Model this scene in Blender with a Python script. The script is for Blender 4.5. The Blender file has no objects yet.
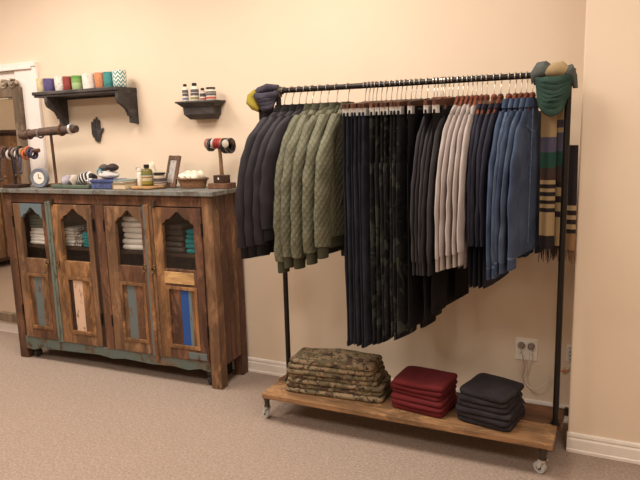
import bpy, bmesh, math, random
from mathutils import Vector, Matrix, noise
R = math.radians
PI = math.pi
scene = bpy.context.scene
COL = scene.collection

# ---------------------------------------------------------------- materials
def lin(c):
    return tuple(((v/255)/12.92 if v/255 <= .04045 else ((v/255+.055)/1.055)**2.4) for v in c)+(1,)

class NT:
    def __init__(s, name):
        m = bpy.data.materials.new(name); m.use_nodes = True
        s.m = m; s.n = m.node_tree.nodes; s.l = m.node_tree.links
        s.n.clear()
        s.out = s.n.new('ShaderNodeOutputMaterial')
        s.b = s.n.new('ShaderNodeBsdfPrincipled')
        s.l.new(s.b.outputs[0], s.out.inputs[0])
        s.tc = s.n.new('ShaderNodeTexCoord')
    def map(s, scale=(1,1,1), rot=(0,0,0)):
        mp = s.n.new('ShaderNodeMapping')
        oi = s.n.new('ShaderNodeObjectInfo'); sc = s.n.new('ShaderNodeVectorMath'); sc.operation = 'MULTIPLY_ADD'
        cb = s.n.new('ShaderNodeCombineXYZ')
        for k in range(3): s.l.new(oi.outputs['Random'], cb.inputs[k])
        s.l.new(cb.outputs[0], sc.inputs[0]); sc.inputs[1].default_value = (7.3, 13.1, 5.7); s.l.new(s.tc.outputs['Object'], sc.inputs[2])
        s.l.new(sc.outputs[0], mp.inputs[0])
        mp.inputs['Scale'].default_value = scale; mp.inputs['Rotation'].default_value = rot
        return mp.outputs[0]
    def noise(s, scale, detail=4, vec=None, rough=.55, dist=0):
        t = s.n.new('ShaderNodeTexNoise'); s.l.new(vec or s.map(), t.inputs['Vector'])
        t.inputs['Scale'].default_value = scale; t.inputs['Detail'].default_value = detail
        t.inputs['Roughness'].default_value = rough; t.inputs['Distortion'].default_value = dist
        return t.outputs['Fac']
    def wave(s, scale, vec=None, axis='X', dist=0):
        t = s.n.new('ShaderNodeTexWave'); s.l.new(vec or s.map(), t.inputs['Vector'])
        t.bands_direction = axis; t.inputs['Scale'].default_value = scale; t.inputs['Distortion'].default_value = dist
        return t.outputs['Fac']
    def ramp(s, fac, stops, const=False):
        r = s.n.new('ShaderNodeValToRGB'); s.l.new(fac, r.inputs[0])
        if const: r.color_ramp.interpolation = 'CONSTANT'
        e = r.color_ramp.elements
        while len(e) < len(stops): e.new(.5)
        for i, (p, c) in enumerate(stops):
            e[i].position = p; e[i].color = c if len(c) == 4 else lin(c)
        return r.outputs[0]
    def mix(s, fac, a, b):
        mx = s.n.new('ShaderNodeMix'); mx.data_type = 'RGBA'
        for k, v in ((0, fac), (6, a), (7, b)):
            if isinstance(v, (int, float)): mx.inputs[k].default_value = v
            elif isinstance(v, tuple): mx.inputs[k].default_value = v if len(v) == 4 else lin(v)
            else: s.l.new(v, mx.inputs[k])
        return mx.outputs[2]
    def math(s, op, a, b=0.0):
        q = s.n.new('ShaderNodeMath'); q.operation = op
        for k, v in ((0, a), (1, b)):
            if isinstance(v, (int, float)): q.inputs[k].default_value = v
            else: s.l.new(v, q.inputs[k])
        return q.outputs[0]
    def xyz(s):
        q = s.n.new('ShaderNodeSeparateXYZ'); s.l.new(s.tc.outputs['Object'], q.inputs[0]); return q.outputs
    def color(s, c):
        if isinstance(c, tuple): s.b.inputs['Base Color'].default_value = c if len(c) == 4 else lin(c)
        else: s.l.new(c, s.b.inputs['Base Color'])
    def bump(s, h, strength=.3, dist=.002):
        q = s.n.new('ShaderNodeBump'); s.l.new(h, q.inputs['Height'])
        q.inputs['Strength'].default_value = strength; q.inputs['Distance'].default_value = dist
        s.l.new(q.outputs[0], s.b.inputs['Normal'])
    def fin(s, rough=.6, metal=0, sheen=0, spec=.5):
        s.b.inputs['Roughness'].default_value = rough; s.b.inputs['Metallic'].default_value = metal
        s.b.inputs['Specular IOR Level'].default_value = spec
        if sheen:
            s.b.inputs['Sheen Weight'].default_value = sheen
        return s.m

def plain(name, c, rough=.6, metal=0, var=.12, scale=20, spec=.4):
    t = NT(name); d = tuple(int(v*(1-var)) for v in c)
    t.color(t.ramp(t.noise(scale), [(.3, d), (.7, c)]))
    return t.fin(rough, metal, spec=spec)

def wood(name, c1, c2, axis='Z', sc=14, rough=.6, paint=None, amt=.5):
    t = NT(name)
    s = {'X': (.12, 1, 1), 'Y': (1, .12, 1), 'Z': (1, 1, .12)}[axis]
    v = t.map(s)
    g = t.noise(sc, 6, v, .65, .6)
    g2 = t.noise(sc*5, 3, v, .6)
    sb = {'X': (.35, 1, 1), 'Y': (1, .35, 1), 'Z': (1, 1, .35)}[axis]
    big = t.noise(7, 6, t.map(sb), .7, 1.2)
    lite = t.noise(11, 7, t.map(sb, (.3, .2, .1)), .75, .8)
    col = t.mix(t.math('MULTIPLY', g2, .6), t.ramp(g, [(.35, c2), (.62, c1)]), tuple(int(x*.7) for x in c2))
    col = t.mix(t.ramp(big, [(.44, (0, 0, 0, 1)), (.62, (.75, .75, .75, 1))]), col, tuple(int(x*.5) for x in c1))
    col = t.mix(t.ramp(lite, [(.50, (0, 0, 0, 1)), (.68, (.6, .6, .6, 1))]), col, tuple(min(255, int(x*1.22+8)) for x in c1))
    if paint:
        w = t.noise(22, 7, t.map((1, 1, .5)), .7)
        lo = .5+(.5-amt)*.35
        col = t.mix(t.ramp(w, [(lo-.05, (0, 0, 0, 1)), (lo+.03, (1, 1, 1, 1))]), col, paint)
    t.color(col); t.bump(g2, .35, .001)
    return t.fin(rough, spec=.3)

def fabric(name, c, c2=None, weave=900, var=.25, rough=.92, foldsc=6, bump=.25):
    t = NT(name)
    c2 = c2 or tuple(int(v*(1-var)) for v in c)
    n = t.noise(foldsc, 5); f = t.noise(240, 2)
    col = t.ramp(n, [(.32, c2), (.68, c)])
    col = t.mix(t.math('MULTIPLY', f, .35), col, c2)
    t.color(col); t.bump(f, bump, .001)
    return t.fin(rough, sheen=0, spec=.15)

def quilt(name, c, c2, k=84):
    t = NT(name); x, y, z = t.xyz()
    a = t.math('ABSOLUTE', t.math('SINE', t.math('MULTIPLY', t.math('ADD', t.math('ADD', y, x), z), k)))
    b = t.math('ABSOLUTE', t.math('SINE', t.math('MULTIPLY', t.math('SUBTRACT', t.math('ADD', y, x), z), k)))
    h = t.math('POWER', t.math('MULTIPLY', a, b), .4)
    n = t.noise(9, 4)
    col = t.ramp(n, [(.3, c2), (.7, c)])
    col = t.mix(t.ramp(h, [(.0, (1, 1, 1, 1)), (.45, (0, 0, 0, 1))]), col, c2)
    t.color(col); t.bump(h, .5, .006)
    return t.fin(.62, spec=.3)

def camo(name, cols, sc=28, vec=None, knit=True):
    t = NT(name); v = t.map((1, 1, 1.4))
    n1 = t.noise(sc, 3, v, .6, .8)
    v2 = t.map((1.2, 1.1, 1.3), (.7, 1.1, .3)); n2 = t.noise(sc*.9, 3, v2, .6, 1.0)
    v3 = t.map((.9, 1.3, 1.1), (1.7, .4, 2.1)); n3 = t.noise(sc*1.3, 3, v3, .6, 1.0)
    col = t.mix(t.ramp(n1, [(.49, (0, 0, 0, 1)), (.51, (1, 1, 1, 1))]), cols[0], cols[1])
    col = t.mix(t.ramp(n2, [(.55, (0, 0, 0, 1)), (.57, (1, 1, 1, 1))]), col, cols[2])
    col = t.mix(t.ramp(n3, [(.60, (0, 0, 0, 1)), (.62, (1, 1, 1, 1))]), col, cols[3])
    t.color(col); t.bump(t.noise(200, 2), .2, .001)
    return t.fin(.9, spec=.15)

def bands(name, stops, zlo, zhi, axis=2, rough=.85):
    """horizontal colour bands woven or printed along one axis"""
    t = NT(name); q = t.xyz()[axis]
    f = t.math('DIVIDE', t.math('SUBTRACT', q, zlo), (zhi-zlo))
    t.color(t.ramp(f, stops, True)); t.bump(t.noise(250, 2), .2, .001)
    return t.fin(rough, spec=.2)

def wallmat(name, c, c2):
    t = NT(name)
    t.color(t.mix(t.ramp(t.noise(1.3, 3), [(.35, (0, 0, 0, 1)), (.65, (1, 1, 1, 1))]), c, c2))
    t.bump(t.noise(160, 3), .12, .001)
    return t.fin(.75, spec=.25)

M = {}
M['wall'] = wallmat('cream wall paint', (229, 209, 186), (224, 204, 181))
M['trim'] = plain('white gloss trim paint', (238, 228, 218), .4, var=.03)
M['doorwhite'] = plain('white door paint', (240, 230, 224), .4, var=.02)
M['ceil'] = plain('ceiling paint', (238, 228, 212), .9, var=.03)

t = NT('beige loop carpet')
n1 = t.noise(260, 3, rough=.7); n2 = t.noise(95, 3, rough=.7); n3 = t.noise(2.2, 3)
cc = t.ramp(n2, [(.3, (136, 118, 106)), (.5, (168, 150, 138)), (.7, (196, 180, 168))])
cc = t.mix(t.ramp(n1, [(.35, (.7, .7, .7, 1)), (.65, (0, 0, 0, 1))]), cc, (148, 128, 112))
cc = t.mix(t.math('MULTIPLY', n3, .3), cc, (176, 154, 138))
t.color(cc); t.bump(n1, .8, .006); M['carpet'] = t.fin(.98, spec=.05)

M['w_red'] = wood('reclaimed wood reddish', (124, 86, 62), (84, 56, 44))
M['w_brown'] = wood('reclaimed wood mid brown', (142, 106, 76), (98, 70, 52))
M['w_warm'] = wood('reclaimed wood warm tan', (160, 116, 76), (112, 78, 52))
M['w_dark'] = wood('reclaimed wood dark', (74, 48, 36), (48, 32, 26))
M['w_side'] = wood('reclaimed wood side planks', (126, 90, 66), (82, 54, 42), paint=(84, 56, 46), amt=.5)
M['w_grey'] = wood('weathered grey green wood', (110, 100, 84), (84, 70, 56), paint=(104, 112, 102), amt=.6)
M['w_top'] = wood('weathered grey table top wood', (132, 122, 110), (96, 86, 78), 'X', paint=(118, 120, 116), amt=.5)
M['w_teal'] = wood('worn teal painted wood', (112, 84, 60), (84, 60, 46), 'X', paint=(90, 100, 94), amt=.62)
M['w_tealv'] = wood('worn grey blue painted strip', (118, 88, 62), (88, 64, 48), paint=(98, 106, 106), amt=.72)
M['w_blue'] = wood('bright blue painted strip', (100, 80, 66), (70, 56, 50), paint=(38, 76, 142), amt=.95)
M['w_pink'] = wood('pale pink painted strip', (170, 130, 100), (130, 96, 72), paint=(206, 174, 150), amt=.85)
M['w_pale'] = wood('bare pale wood patch', (214, 172, 118), (176, 130, 82), 'X')
M['w_bluegrey'] = wood('blue grey painted top rail', (120, 90, 64), (90, 64, 48), paint=(100, 114, 120), amt=.8)
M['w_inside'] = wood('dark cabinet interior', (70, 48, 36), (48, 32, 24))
M['w_deck'] = wood('stained pine plank', (174, 132, 92), (118, 84, 58), 'X', sc=9, rough=.5)
M['w_deck2'] = wood('dark stained pine plank', (132, 90, 62), (92, 60, 42), 'X', sc=9, rough=.5)
M['w_mirror'] = wood('antique brown carved wood', (150, 128, 106), (118, 98, 80))
M['w_carve'] = wood('antique carved wood with worn gilt', (150, 130, 108), (96, 78, 64), paint=(176, 160, 140), amt=.5)
M['w_shelf'] = wood('charcoal stained shelf wood', (84, 78, 76), (68, 63, 62), 'X')
M['w_hang'] = wood('reddish brown hanger wood', (124, 66, 44), (96, 48, 34), 'Y', rough=.35)
M['w_hang2'] = wood('dark walnut hanger wood', (92, 56, 42), (70, 42, 32), 'Y', rough=.4)
M['w_stand'] = wood('brown stand wood', (120, 84, 62), (88, 60, 46))
M['w_log'] = wood('grey brown driftwood bar', (104, 82, 70), (72, 56, 50), 'X')
M['iron'] = plain('blackened steel pipe', (44, 40, 38), .42, .7, spec=.5)
M['iron2'] = plain('dull iron fitting', (84, 74, 68), .5, .6)
M['chrome'] = plain('chrome', (224, 222, 218), .3, .6, var=.05)
M['hook'] = plain('hanger hook steel', (190, 180, 170), .3, .9, var=.05)
M['rubber'] = plain('dark rubber', (52, 50, 50), .6)
M['wheel'] = plain('grey wheel plastic', (186, 184, 180), .4)
M['brass'] = plain('dull brass', (120, 96, 66), .4, .8)
M['black'] = plain('black plastic', (28, 26, 26), .4)
M['plate'] = plain('ivory outlet plastic', (246, 238, 226), .35, var=.03)
M['plug'] = plain('grey plug plastic', (150, 138, 126), .5)
M['cordg'] = plain('grey cord', (176, 160, 146), .5)
M['cordw'] = plain('white cord', (226, 214, 200), .5)
M['orange'] = plain('orange cable tip', (226, 120, 80), .5)

M['puff_black'] = fabric('black nylon jacket shell', (50, 46, 50), (38, 34, 38), rough=.55, bump=.1)
M['rib_black'] = fabric('black rib knit', (34, 31, 32), (26, 24, 25))
M['quilt_green'] = quilt('olive quilted shell', (106, 104, 84), (85, 83, 66))
M['rib_green'] = fabric('olive rib knit', (78, 76, 60), (62, 60, 46))
M['jean'] = fabric('dark indigo denim', (46, 46, 55), (34, 34, 41), foldsc=10)
M['jean2'] = fabric('blue black denim', (60, 62, 73), (39, 40, 48), foldsc=12)
M['camo_black'] = camo('black camouflage cloth', [(44, 42, 44), (34, 33, 35), (66, 68, 62), (27, 26, 28)], 9)
M['blk'] = fabric('black twill', (32, 30, 32), (24, 22, 24))
M['charcoal'] = fabric('charcoal fleece knit', (72, 70, 72), (54, 51, 54))
M['charcoal2'] = fabric('dark charcoal fleece knit', (58, 56, 58), (44, 42, 45))
M['light'] = fabric('light grey marl knit', (184, 174, 170), (158, 147, 143))
M['light2'] = fabric('stone grey marl knit', (172, 160, 155), (148, 136, 131))
M['navy'] = fabric('faded navy knit', (54, 54, 66), (40, 40, 50))
M['denim'] = fabric('mid blue denim', (74, 88, 112), (46, 56, 78), foldsc=9)
M['denim2'] = fabric('washed light blue denim', (88, 101, 122), (52, 62, 82), foldsc=11)
M['denimseam'] = fabric('faded denim seam', (112, 128, 150), (72, 90, 118), foldsc=60)
M['camo'] = camo('woodland camouflage twill', [(136, 116, 92), (100, 90, 68), (82, 64, 52), (50, 45, 40)], 22)
M['red'] = fabric('brick red twill', (112, 41, 43), (86, 31, 34))
M['foldblack'] = fabric('washed black denim', (58, 53, 55), (40, 37, 40), foldsc=14)
M['tee_white'] = fabric('white jersey', (244, 240, 236), (226, 220, 214))
M['tee_grey'] = fabric('grey jersey', (110, 108, 104), (88, 86, 84))
M['tee_green'] = fabric('grey green jersey', (112, 120, 110), (88, 96, 88))
M['tee_dark'] = fabric('dark grey jersey', (92, 82, 78), (70, 62, 60))
M['tee_teal'] = fabric('teal jersey', (34, 150, 156), (24, 122, 130))
t = NT('black and white patterned cloth')
v = t.n.new('ShaderNodeTexVoronoi'); t.l.new(t.map((1, 1, 1)), v.inputs['Vector']); v.inputs['Scale'].default_value = 60
t.color(t.ramp(v.outputs['Distance'], [(.0, (225, 220, 215)), (.35, (50, 46, 46)), (.6, (190, 184, 178))], True)); M['pattern'] = t.fin(.9)
t = NT('black cloth with white stripes')
t.color(t.ramp(t.wave(14, t.map((1, 1, 1), (0, .5, 0)), 'X', 1.5), [(.0, (44, 40, 42)), (.68, (200, 194, 190))], True)); M['stripe'] = t.fin(.9)

# glass pane: mostly clear with a faint gloss
m = bpy.data.materials.new('clear glass pane'); m.use_nodes = True; nt = m.node_tree; nt.nodes.clear()
o = nt.nodes.new('ShaderNodeOutputMaterial'); mx = nt.nodes.new('ShaderNodeMixShader'); tr = nt.nodes.new('ShaderNodeBsdfTransparent'); gl = nt.nodes.new('ShaderNodeBsdfGlossy')
tr.inputs[0].default_value = (.96, .96, .95, 1); gl.inputs['Roughness'].default_value = .08; mx.inputs[0].default_value = .04
nt.links.new(tr.outputs[0], mx.inputs[1]); nt.links.new(gl.outputs[0], mx.inputs[2]); nt.links.new(mx.outputs[0], o.inputs[0]); M['glass'] = m
t = NT('mirror silver'); t.color((235, 228, 215)); M['mirror'] = t.fin(.03, 1.0)

# ---------------------------------------------------------------- mesh builder
class MB:
    def __init__(s): s.v = []; s.f = []; s.mi = []
    def add(s, vs, fs, mi=0):
        k = len(s.v); s.v += [tuple(q) for q in vs]; s.f += [tuple(i+k for i in f) for f in fs]; s.mi += [mi]*len(fs); return s
    def box(s, x0, x1, y0, y1, z0, z1, mi=0):
        vs = [(x, y, z) for x in (x0, x1) for y in (y0, y1) for z in (z0, z1)]
        return s.add(vs, [(0, 1, 3, 2), (4, 6, 7, 5), (0, 4, 5, 1), (2, 3, 7, 6), (0, 2, 6, 4), (1, 5, 7, 3)], mi)
    def loft(s, rings, cap=True, mi=0, closed=True):
        n = len(rings[0]); vs = [p for r in rings for p in r]; fs = []
        for i in range(len(rings)-1):
            for j in range(n if closed else n-1):
                a = i*n+j; b = i*n+(j+1) % n
                fs.append((a, b, b+n, a+n))
        if cap:
            fs.append(tuple(reversed(range(n)))); fs.append(tuple(range((len(rings)-1)*n, len(rings)*n)))
        return s.add(vs, fs, mi)
    def tube(s, path, rad, n=10, mi=0, flat=1.0):
        P = [Vector(p) for p in path]
        rr = rad if isinstance(rad, (list, tuple)) else [rad]*len(P)
        rings = []; up = None
        for i, p in enumerate(P):
            d = (P[min(i+1, len(P)-1)]-P[max(i-1, 0)]).normalized()
            if up is None:
                up = Vector((0, 0, 1)) if abs(d.z) < .9 else Vector((0, 1, 0))
            a = d.cross(up).normalized(); b = a.cross(d).normalized(); up = b
            rings.append([p+a*math.cos(2*PI*k/n)*rr[i]+b*math.sin(2*PI*k/n)*rr[i]*flat for k in range(n)])
        return s.loft(rings, True, mi)
    def lathe(s, c, prof, n=20, mi=0, axis='Z'):
        rings = []
        for r, h in prof:
            ring = []
            for k in range(n):
                a = 2*PI*k/n; u, w = r*math.cos(a), r*math.sin(a)
                ring.append({'Z': (c[0]+u, c[1]+w, c[2]+h), 'Y': (c[0]+u, c[1]+h, c[2]-w), 'X': (c[0]+h, c[1]+u, c[2]+w)}[axis])
            rings.append(ring)
        return s.loft(rings, True, mi)
    def prism(s, poly, a0, a1, axis='Y', mi=0):
        """poly in the plane across the axis: Y->(x,z), X->(y,z), Z->(x,y)"""
        def P(u, w, a): return {'Y': (u, a, w), 'X': (a, u, w), 'Z': (u, w, a)}[axis]
        n = len(poly)
        vs = [P(u, w, a0) for u, w in poly]+[P(u, w, a1) for u, w in poly]
        fs = [tuple(range(n)), tuple(reversed(range(n, 2*n)))]+[(i, i+n, (i+1) % n+n, (i+1) % n) for i in range(n)]
        return s.add(vs, fs, mi)
    def sphere(s, c, r, sx=1, sy=1, sz=1, n=12, mi=0):
        return s.lathe(c, [(max(1e-4, r*sx*math.sin(PI*i/8)), -r*sz*math.cos(PI*i/8)) for i in range(9)], n, mi)
    def torus(s, c, Rr, r, axis='Y', n=20, m=8, mi=0, sq=1.0, tilt=0):
        rings = []
        for i in range(n):
            a = 2*PI*i/n; ring = []
            for j in range(m):
                b = 2*PI*j/m; q = Rr+r*math.cos(b); h = r*math.sin(b)
                u, w = q*math.cos(a), q*math.sin(a)*sq
                p = {'Y': Vector((u, h, w)), 'X': Vector((h, u, w)), 'Z': Vector((u, w, h))}[axis]
                if tilt: p = Matrix.Rotation(tilt, 3, 'Z' if axis != 'Z' else 'X') @ p
                ring.append(Vector(c)+p)
            rings.append(ring)
        rings.append(rings[0]); return s.loft(rings, False, mi)
    def noise(s, amp, fr, seed=0, start=0):
        off = Vector((seed*7.31, seed*3.17, seed*5.73))
        for i in range(start, len(s.v)):
            p = Vector(s.v[i]); q = Vector((p.x*fr[0], p.y*fr[1], p.z*fr[2]))+off
            d = Vector((noise.noise(q), noise.noise(q+Vector((31, 7, 3))), noise.noise(q+Vector((5, 41, 17)))))
            s.v[i] = tuple(p+Vector((d.x*amp[0], d.y*amp[1], d.z*amp[2])))
        return s
    def mesh(s, name, mats, smooth=True):
        me = bpy.data.meshes.new(name); me.from_pydata(s.v, [], s.f)
        for q in (mats if isinstance(mats, (list, tuple)) else [mats]): me.materials.append(q)
        me.polygons.foreach_set('material_index', s.mi)
        bm = bmesh.new(); bm.from_mesh(me); bmesh.ops.remove_doubles(bm, verts=bm.verts, dist=1e-6)
        bmesh.ops.recalc_face_normals(bm, faces=bm.faces); bm.to_mesh(me); bm.free()
        if smooth:
            me.polygons.foreach_set('use_smooth', [True]*len(me.polygons))
            try: me.set_sharp_from_angle(angle=R(40))
            except Exception: pass
        return me
    def build(s, name, mats, parent=None, loc=(0, 0, 0), rot=(0, 0, 0), smooth=True, bevel=0, sub=0):
        o = bpy.data.objects.new(name, s.mesh(name, mats, smooth)); COL.objects.link(o)
        o.location = loc; o.rotation_euler = rot
        if parent: o.parent = parent
        if bevel:
            b = o.modifiers.new('b', 'BEVEL'); b.width = bevel; b.segments = 2; b.limit_method = 'ANGLE'; b.angle_limit = R(50)
        if sub:
            b = o.modifiers.new('s', 'SUBSURF'); b.levels = sub; b.render_levels = sub
        return o

def empty(name, loc=(0, 0, 0), rz=0):
    o = bpy.data.objects.new(name, None); COL.objects.link(o); o.location = loc; o.rotation_euler = (0, 0, rz)
    o.empty_display_size = .05
    return o
def tag(o, label, cat, group=None, kind=None):
    if label: o['label'] = label
    if cat: o['category'] = cat
    if group: o['group'] = group
    if kind: o['kind'] = kind
    return o
def copy_tree(o, parent=None):
    c = o.copy(); COL.objects.link(c)
    if parent: c.parent = parent
    for ch in [q for q in list(bpy.data.objects) if q.parent == o]: copy_tree(ch, c)
    return c
def struct(o): o['kind'] = 'structure'; return o
ORD = ['leftmost', 'second from the left', 'third from the left', 'fourth from the left', 'fifth from the left', 'sixth from the left', 'seventh from the left', 'eighth from the left', 'ninth from the left', 'tenth from the left', 'eleventh from the left', 'twelfth from the left', 'thirteenth from the left', 'fourteenth from the left']
def ordn(i, n): return 'rightmost' if i == n-1 else ORD[i]
UPN = ['lowest', 'second from the bottom', 'third from the bottom', 'fourth from the bottom', 'fifth from the bottom', 'sixth from the bottom', 'seventh from the bottom']
def upn(i, n): return 'topmost' if i == n-1 else UPN[i]

# ---------------------------------------------------------------- room
RX0, RX1, RY0, CH = -5.2, 3.2, -5.6, 2.75
PX, PY = 1.267, -.286                                   # the wall pier that steps forward on the right
struct(MB().box(RX0-.1, RX1+.1, RY0-.1, .1, -.1, 0).build('floor', M['carpet'], smooth=False))
struct(MB().box(RX0-.1, RX1+.1, RY0-.1, .1, CH, CH+.1).build('ceiling', M['ceil'], smooth=False))
struct(MB().box(RX0, RX1, 0, .1, 0, CH).build('wall_back', M['wall'], smooth=False))
struct(MB().box(PX, RX1, PY, 0, 0, CH).build('wall_right', M['wall'], smooth=False, bevel=.006))
struct(MB().box(RX0-.1, RX0, RY0, 0, 0, CH).build('wall_left', M['wall'], smooth=False))
struct(MB().box(RX1, RX1+.1, RY0, 0, 0, CH).build('wall_far_right', M['wall'], smooth=False))
struct(MB().box(RX0, RX1, RY0-.1, RY0, 0, CH).build('wall_front', M['wall'], smooth=False))
BP = [(0, 0), (-.016, 0), (-.016, .012), (-.012, .016), (-.012, .058), (-.008, .066), (-.011, .074), (-.009, .084), (0, .088)]
struct(MB().prism(BP, -2.07, PX, 'X').build('baseboard_back', M['trim'], smooth=False))
struct(MB().prism([(y+PY, z) for y, z in BP], PX-.002, RX1, 'X').build('baseboard_right', M['trim'], smooth=False))
struct(MB().prism(BP, RX0, -3.0, 'X').build('baseboard_left', M['trim'], smooth=False))
# white door and casing behind the mirror
dr = struct(empty('door_1', (-2.5, 0, 0)))
MB().box(-.5, .20, -.012, -.001, .0, 1.885).build('door_panel', M['doorwhite'], dr, smooth=False)
MB().box(.20, .405, -.026, -.001, 0, 1.905).build('door_casing', M['doorwhite'], dr, smooth=False, bevel=.003)
MB().box(-.72, -.5, -.026, -.001, 0, 1.905).build('door_casing', M['doorwhite'], dr, smooth=False, bevel=.003)
MB().box(-.72, .405, -.034, -.001, 1.9, 1.93).box(-.72, .37, -.04, -.001, 1.886, 1.9).build('door_head', M['doorwhite'], dr, smooth=False, bevel=.002)
# brown cupboard by the far left wall (seen in the mirror)
cp = tag(empty('tall_cupboard', (RX0+.02, -2.05, 0), PI/2), 'plain brown wooden cupboard reflected in the tall carved mirror', 'cupboard')
MB().box(-.95, .95, -.36, 0, .08, 1.5).box(-.98, .98, -.39, 0, 1.5, 1.54).build('carcass', M['w_dark'], cp, smooth=False, bevel=.004)
for i, x in enumerate((-.94, -.31, .32)):
    d = MB().box(0, .61, -.382, -.361, .12, 1.47).build('door', M['w_brown'], cp, (x, 0, 0), smooth=False, bevel=.004)
    MB().lathe((.56, -.382, .85), [(.001, 0), (.01, 0), (.014, -.012), (.010, -.02), (.001, -.02)], 12, axis='Y').build('knob', M['brass'], d)
for x in (-.92, .86):
    for y in (-.34, -.08): MB().box(x, x+.06, y, y+.06, 0, .08).build('leg', M['w_dark'], cp, smooth=False)

# ---------------------------------------------------------------- cabinet
CW, CD, CHT = 1.58, .292, 1.123
cab = empty('display_cabinet', (-2.126, -.353, 0), R(1.43))
tag(cab, 'wide reclaimed wood cabinet with four arched glass doors and worn teal, blue and pink paint', 'cabinet')
MB().box(-.03, CW+.025, -.025, CD+.012, 1.098, CHT).build('table_top', M['w_top'], cab, smooth=False, bevel=.003)
# corner posts with feet
for nm, x0, x1, y0, y1, mt in (('post', 0, .07, 0, .06, 'w_red'), ('post', CW-.068, CW, 0, .065, 'w_brown'), ('post', 0, .06, CD-.06, CD, 'w_brown'), ('post', CW-.06, CW, CD-.06, CD, 'w_side')):
    MB().box(x0, x1, y0, y1, 0, 1.098).build(nm, M[mt], cab, smooth=False, bevel=.004)
MB().box(.07, CW-.068, .0, .03, 1.036, 1.098).build('top_rail', M['w_red'], cab, smooth=False, bevel=.002)
MB().box(.735, .828, -.002, .035, .15, 1.036).build('centre_stile', M['w_dark'], cab, smooth=False, bevel=.002)
MB().box(.765, .826, -.006, -.001, .15, 1.034).build('centre_stile', M['w_red'], cab, smooth=False, bevel=.001)
ap = [(.07, .155), (CW-.068, .155), (CW-.068, .098), (1.44, .108), (1.36, .09), (1.26, .1), (1.1, .092), (.9, .1), (.8, .088), (.7, .1), (.4, .09), (.2, .084), (.14, .066), (.07, .07)]
MB().prism(ap, -.004, .022).build('apron', M['w_teal'], cab, smooth=False, bevel=.002)
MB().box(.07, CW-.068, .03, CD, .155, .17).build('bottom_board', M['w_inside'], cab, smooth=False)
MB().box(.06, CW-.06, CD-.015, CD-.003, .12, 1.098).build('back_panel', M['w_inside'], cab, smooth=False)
MB().box(.02, .03, .06, CD-.06, .13, 1.098).build('side_panel', M['w_side'], cab, smooth=False)
# right side: planks with a low rail
for i, (a, b, mt) in enumerate(((.066, .13, 'w_side'), (.132, .19, 'w_red'), (.192, CD-.062, 'w_brown'))):
    MB().box(CW-.022, CW-.004, a, b, .125+.004*i, 1.098).build('side_plank', M[mt], cab, smooth=False, bevel=.002)
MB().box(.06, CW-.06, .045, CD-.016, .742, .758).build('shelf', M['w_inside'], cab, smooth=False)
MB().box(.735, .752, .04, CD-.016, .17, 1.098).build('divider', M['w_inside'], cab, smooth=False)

def arch(x0, x1, zs, za):
    """bottom edge of the arched head, left to right"""
    w = x1-x0; c = (x0+x1)/2; P = []
    prof = [(0, 0), (.03, .1), (.1, .2), (.13, .38), (.2, .42), (.28, .52), (.36, .72), (.44, .93), (.5, 1.0)]
    for u, v in prof: P.append((x0+u*w, zs+v*(za-zs)))
    for u, v in reversed(prof[:-1]): P.append((x1-u*w, zs+v*(za-zs)))
    return P
def door(x0, x1, ox0, ox1, mats, strips, hx, hz):
    zb, zt = .155, 1.03
    y0, y1 = -.008, .018
    d = empty('door', (x0, 0, 0)); d.parent = cab
    X = lambda x: x-x0
    def part(mb, nm, mt, bev=.002): return mb.build(nm, M[mt], d, smooth=False, bevel=bev)
    part(MB().box(0, X(ox0), y0, y1, zb, zt), 'stile', mats[0])
    part(MB().box(X(ox1), X(x1), y0, y1, zb, zt), 'stile', mats[1])
    a = arch(X(ox0), X(ox1), .935, 1.008)
    part(MB().prism([(X(ox0), zt), *a, (X(ox1), zt)], y0, y1), 'arched_rail', mats[2], .0015)
    part(MB().box(X(ox0), X(ox1), y0, y1, .585, .682), 'middle_rail', mats[3])
    part(MB().box(X(ox0), X(ox1), y0, y1, zb, .22), 'bottom_rail', mats[4])
    # raised lower panel: moulding frame and vertical strips
    px0, px1 = X(ox0)+.0, X(ox1)-.0
    fr = MB(); 
    fr.box(px0, px0+.018, y0-.004, y1, .22, .585).box(px1-.018, px1, y0-.004, y1, .22, .585).box(px0+.018, px1-.018, y0-.004, y1, .565, .585).box(px0+.018, px1-.018, y0-.004, y1, .22, .24)
    part(fr, 'panel_moulding', 'w_warm')
    k = px0+.018
    for wd, mt in strips:
        b = min(px1-.018, k+wd); part(MB().box(k, b, y0+.006, y1-.004, .24, .565), 'panel_strip', mt, .001); k = b
    MB().box(X(ox0)-.004, X(ox1)+.004, .006, .009, .675, 1.012).build('glass_pane', M['glass'], d, smooth=False)
    h = MB().lathe((X(hx), y0, hz), [(.009, 0), (.011, -.004), (.004, -.008), (.004, -.014)], 10, axis='Y').torus((X(hx), y0-.012, hz-.016), .012, .003, 'Y', 14, 6).lathe((X(hx), y0-.012, hz-.034), [(.001, 0), (.006, -.002), (.005, -.006), (.001, -.009)], 8, axis='Y')
    h.build('handle', M['brass'], d)
    return d
door(.09, .372, .150, .335, ('w_brown', 'w_red', 'w_bluegrey', 'w_brown', 'w_red'), [(.035, 'w_brown'), (.06, 'w_tealv'), (.2, 'w_brown')], .352, .675)
door(.415, .733, .485, .695, ('w_warm', 'w_brown', 'w_brown', 'w_warm', 'w_brown'), [(.03, 'w_dark'), (.075, 'w_pink'), (.2, 'w_warm')], .44, .675)
door(.832, 1.118, .908, 1.112-.012, ('w_brown', 'w_red', 'w_brown', 'w_red', 'w_brown'), [(.03, 'w_brown'), (.062, 'w_tealv'), (.2, 'w_red')], 1.108, .69)
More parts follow.
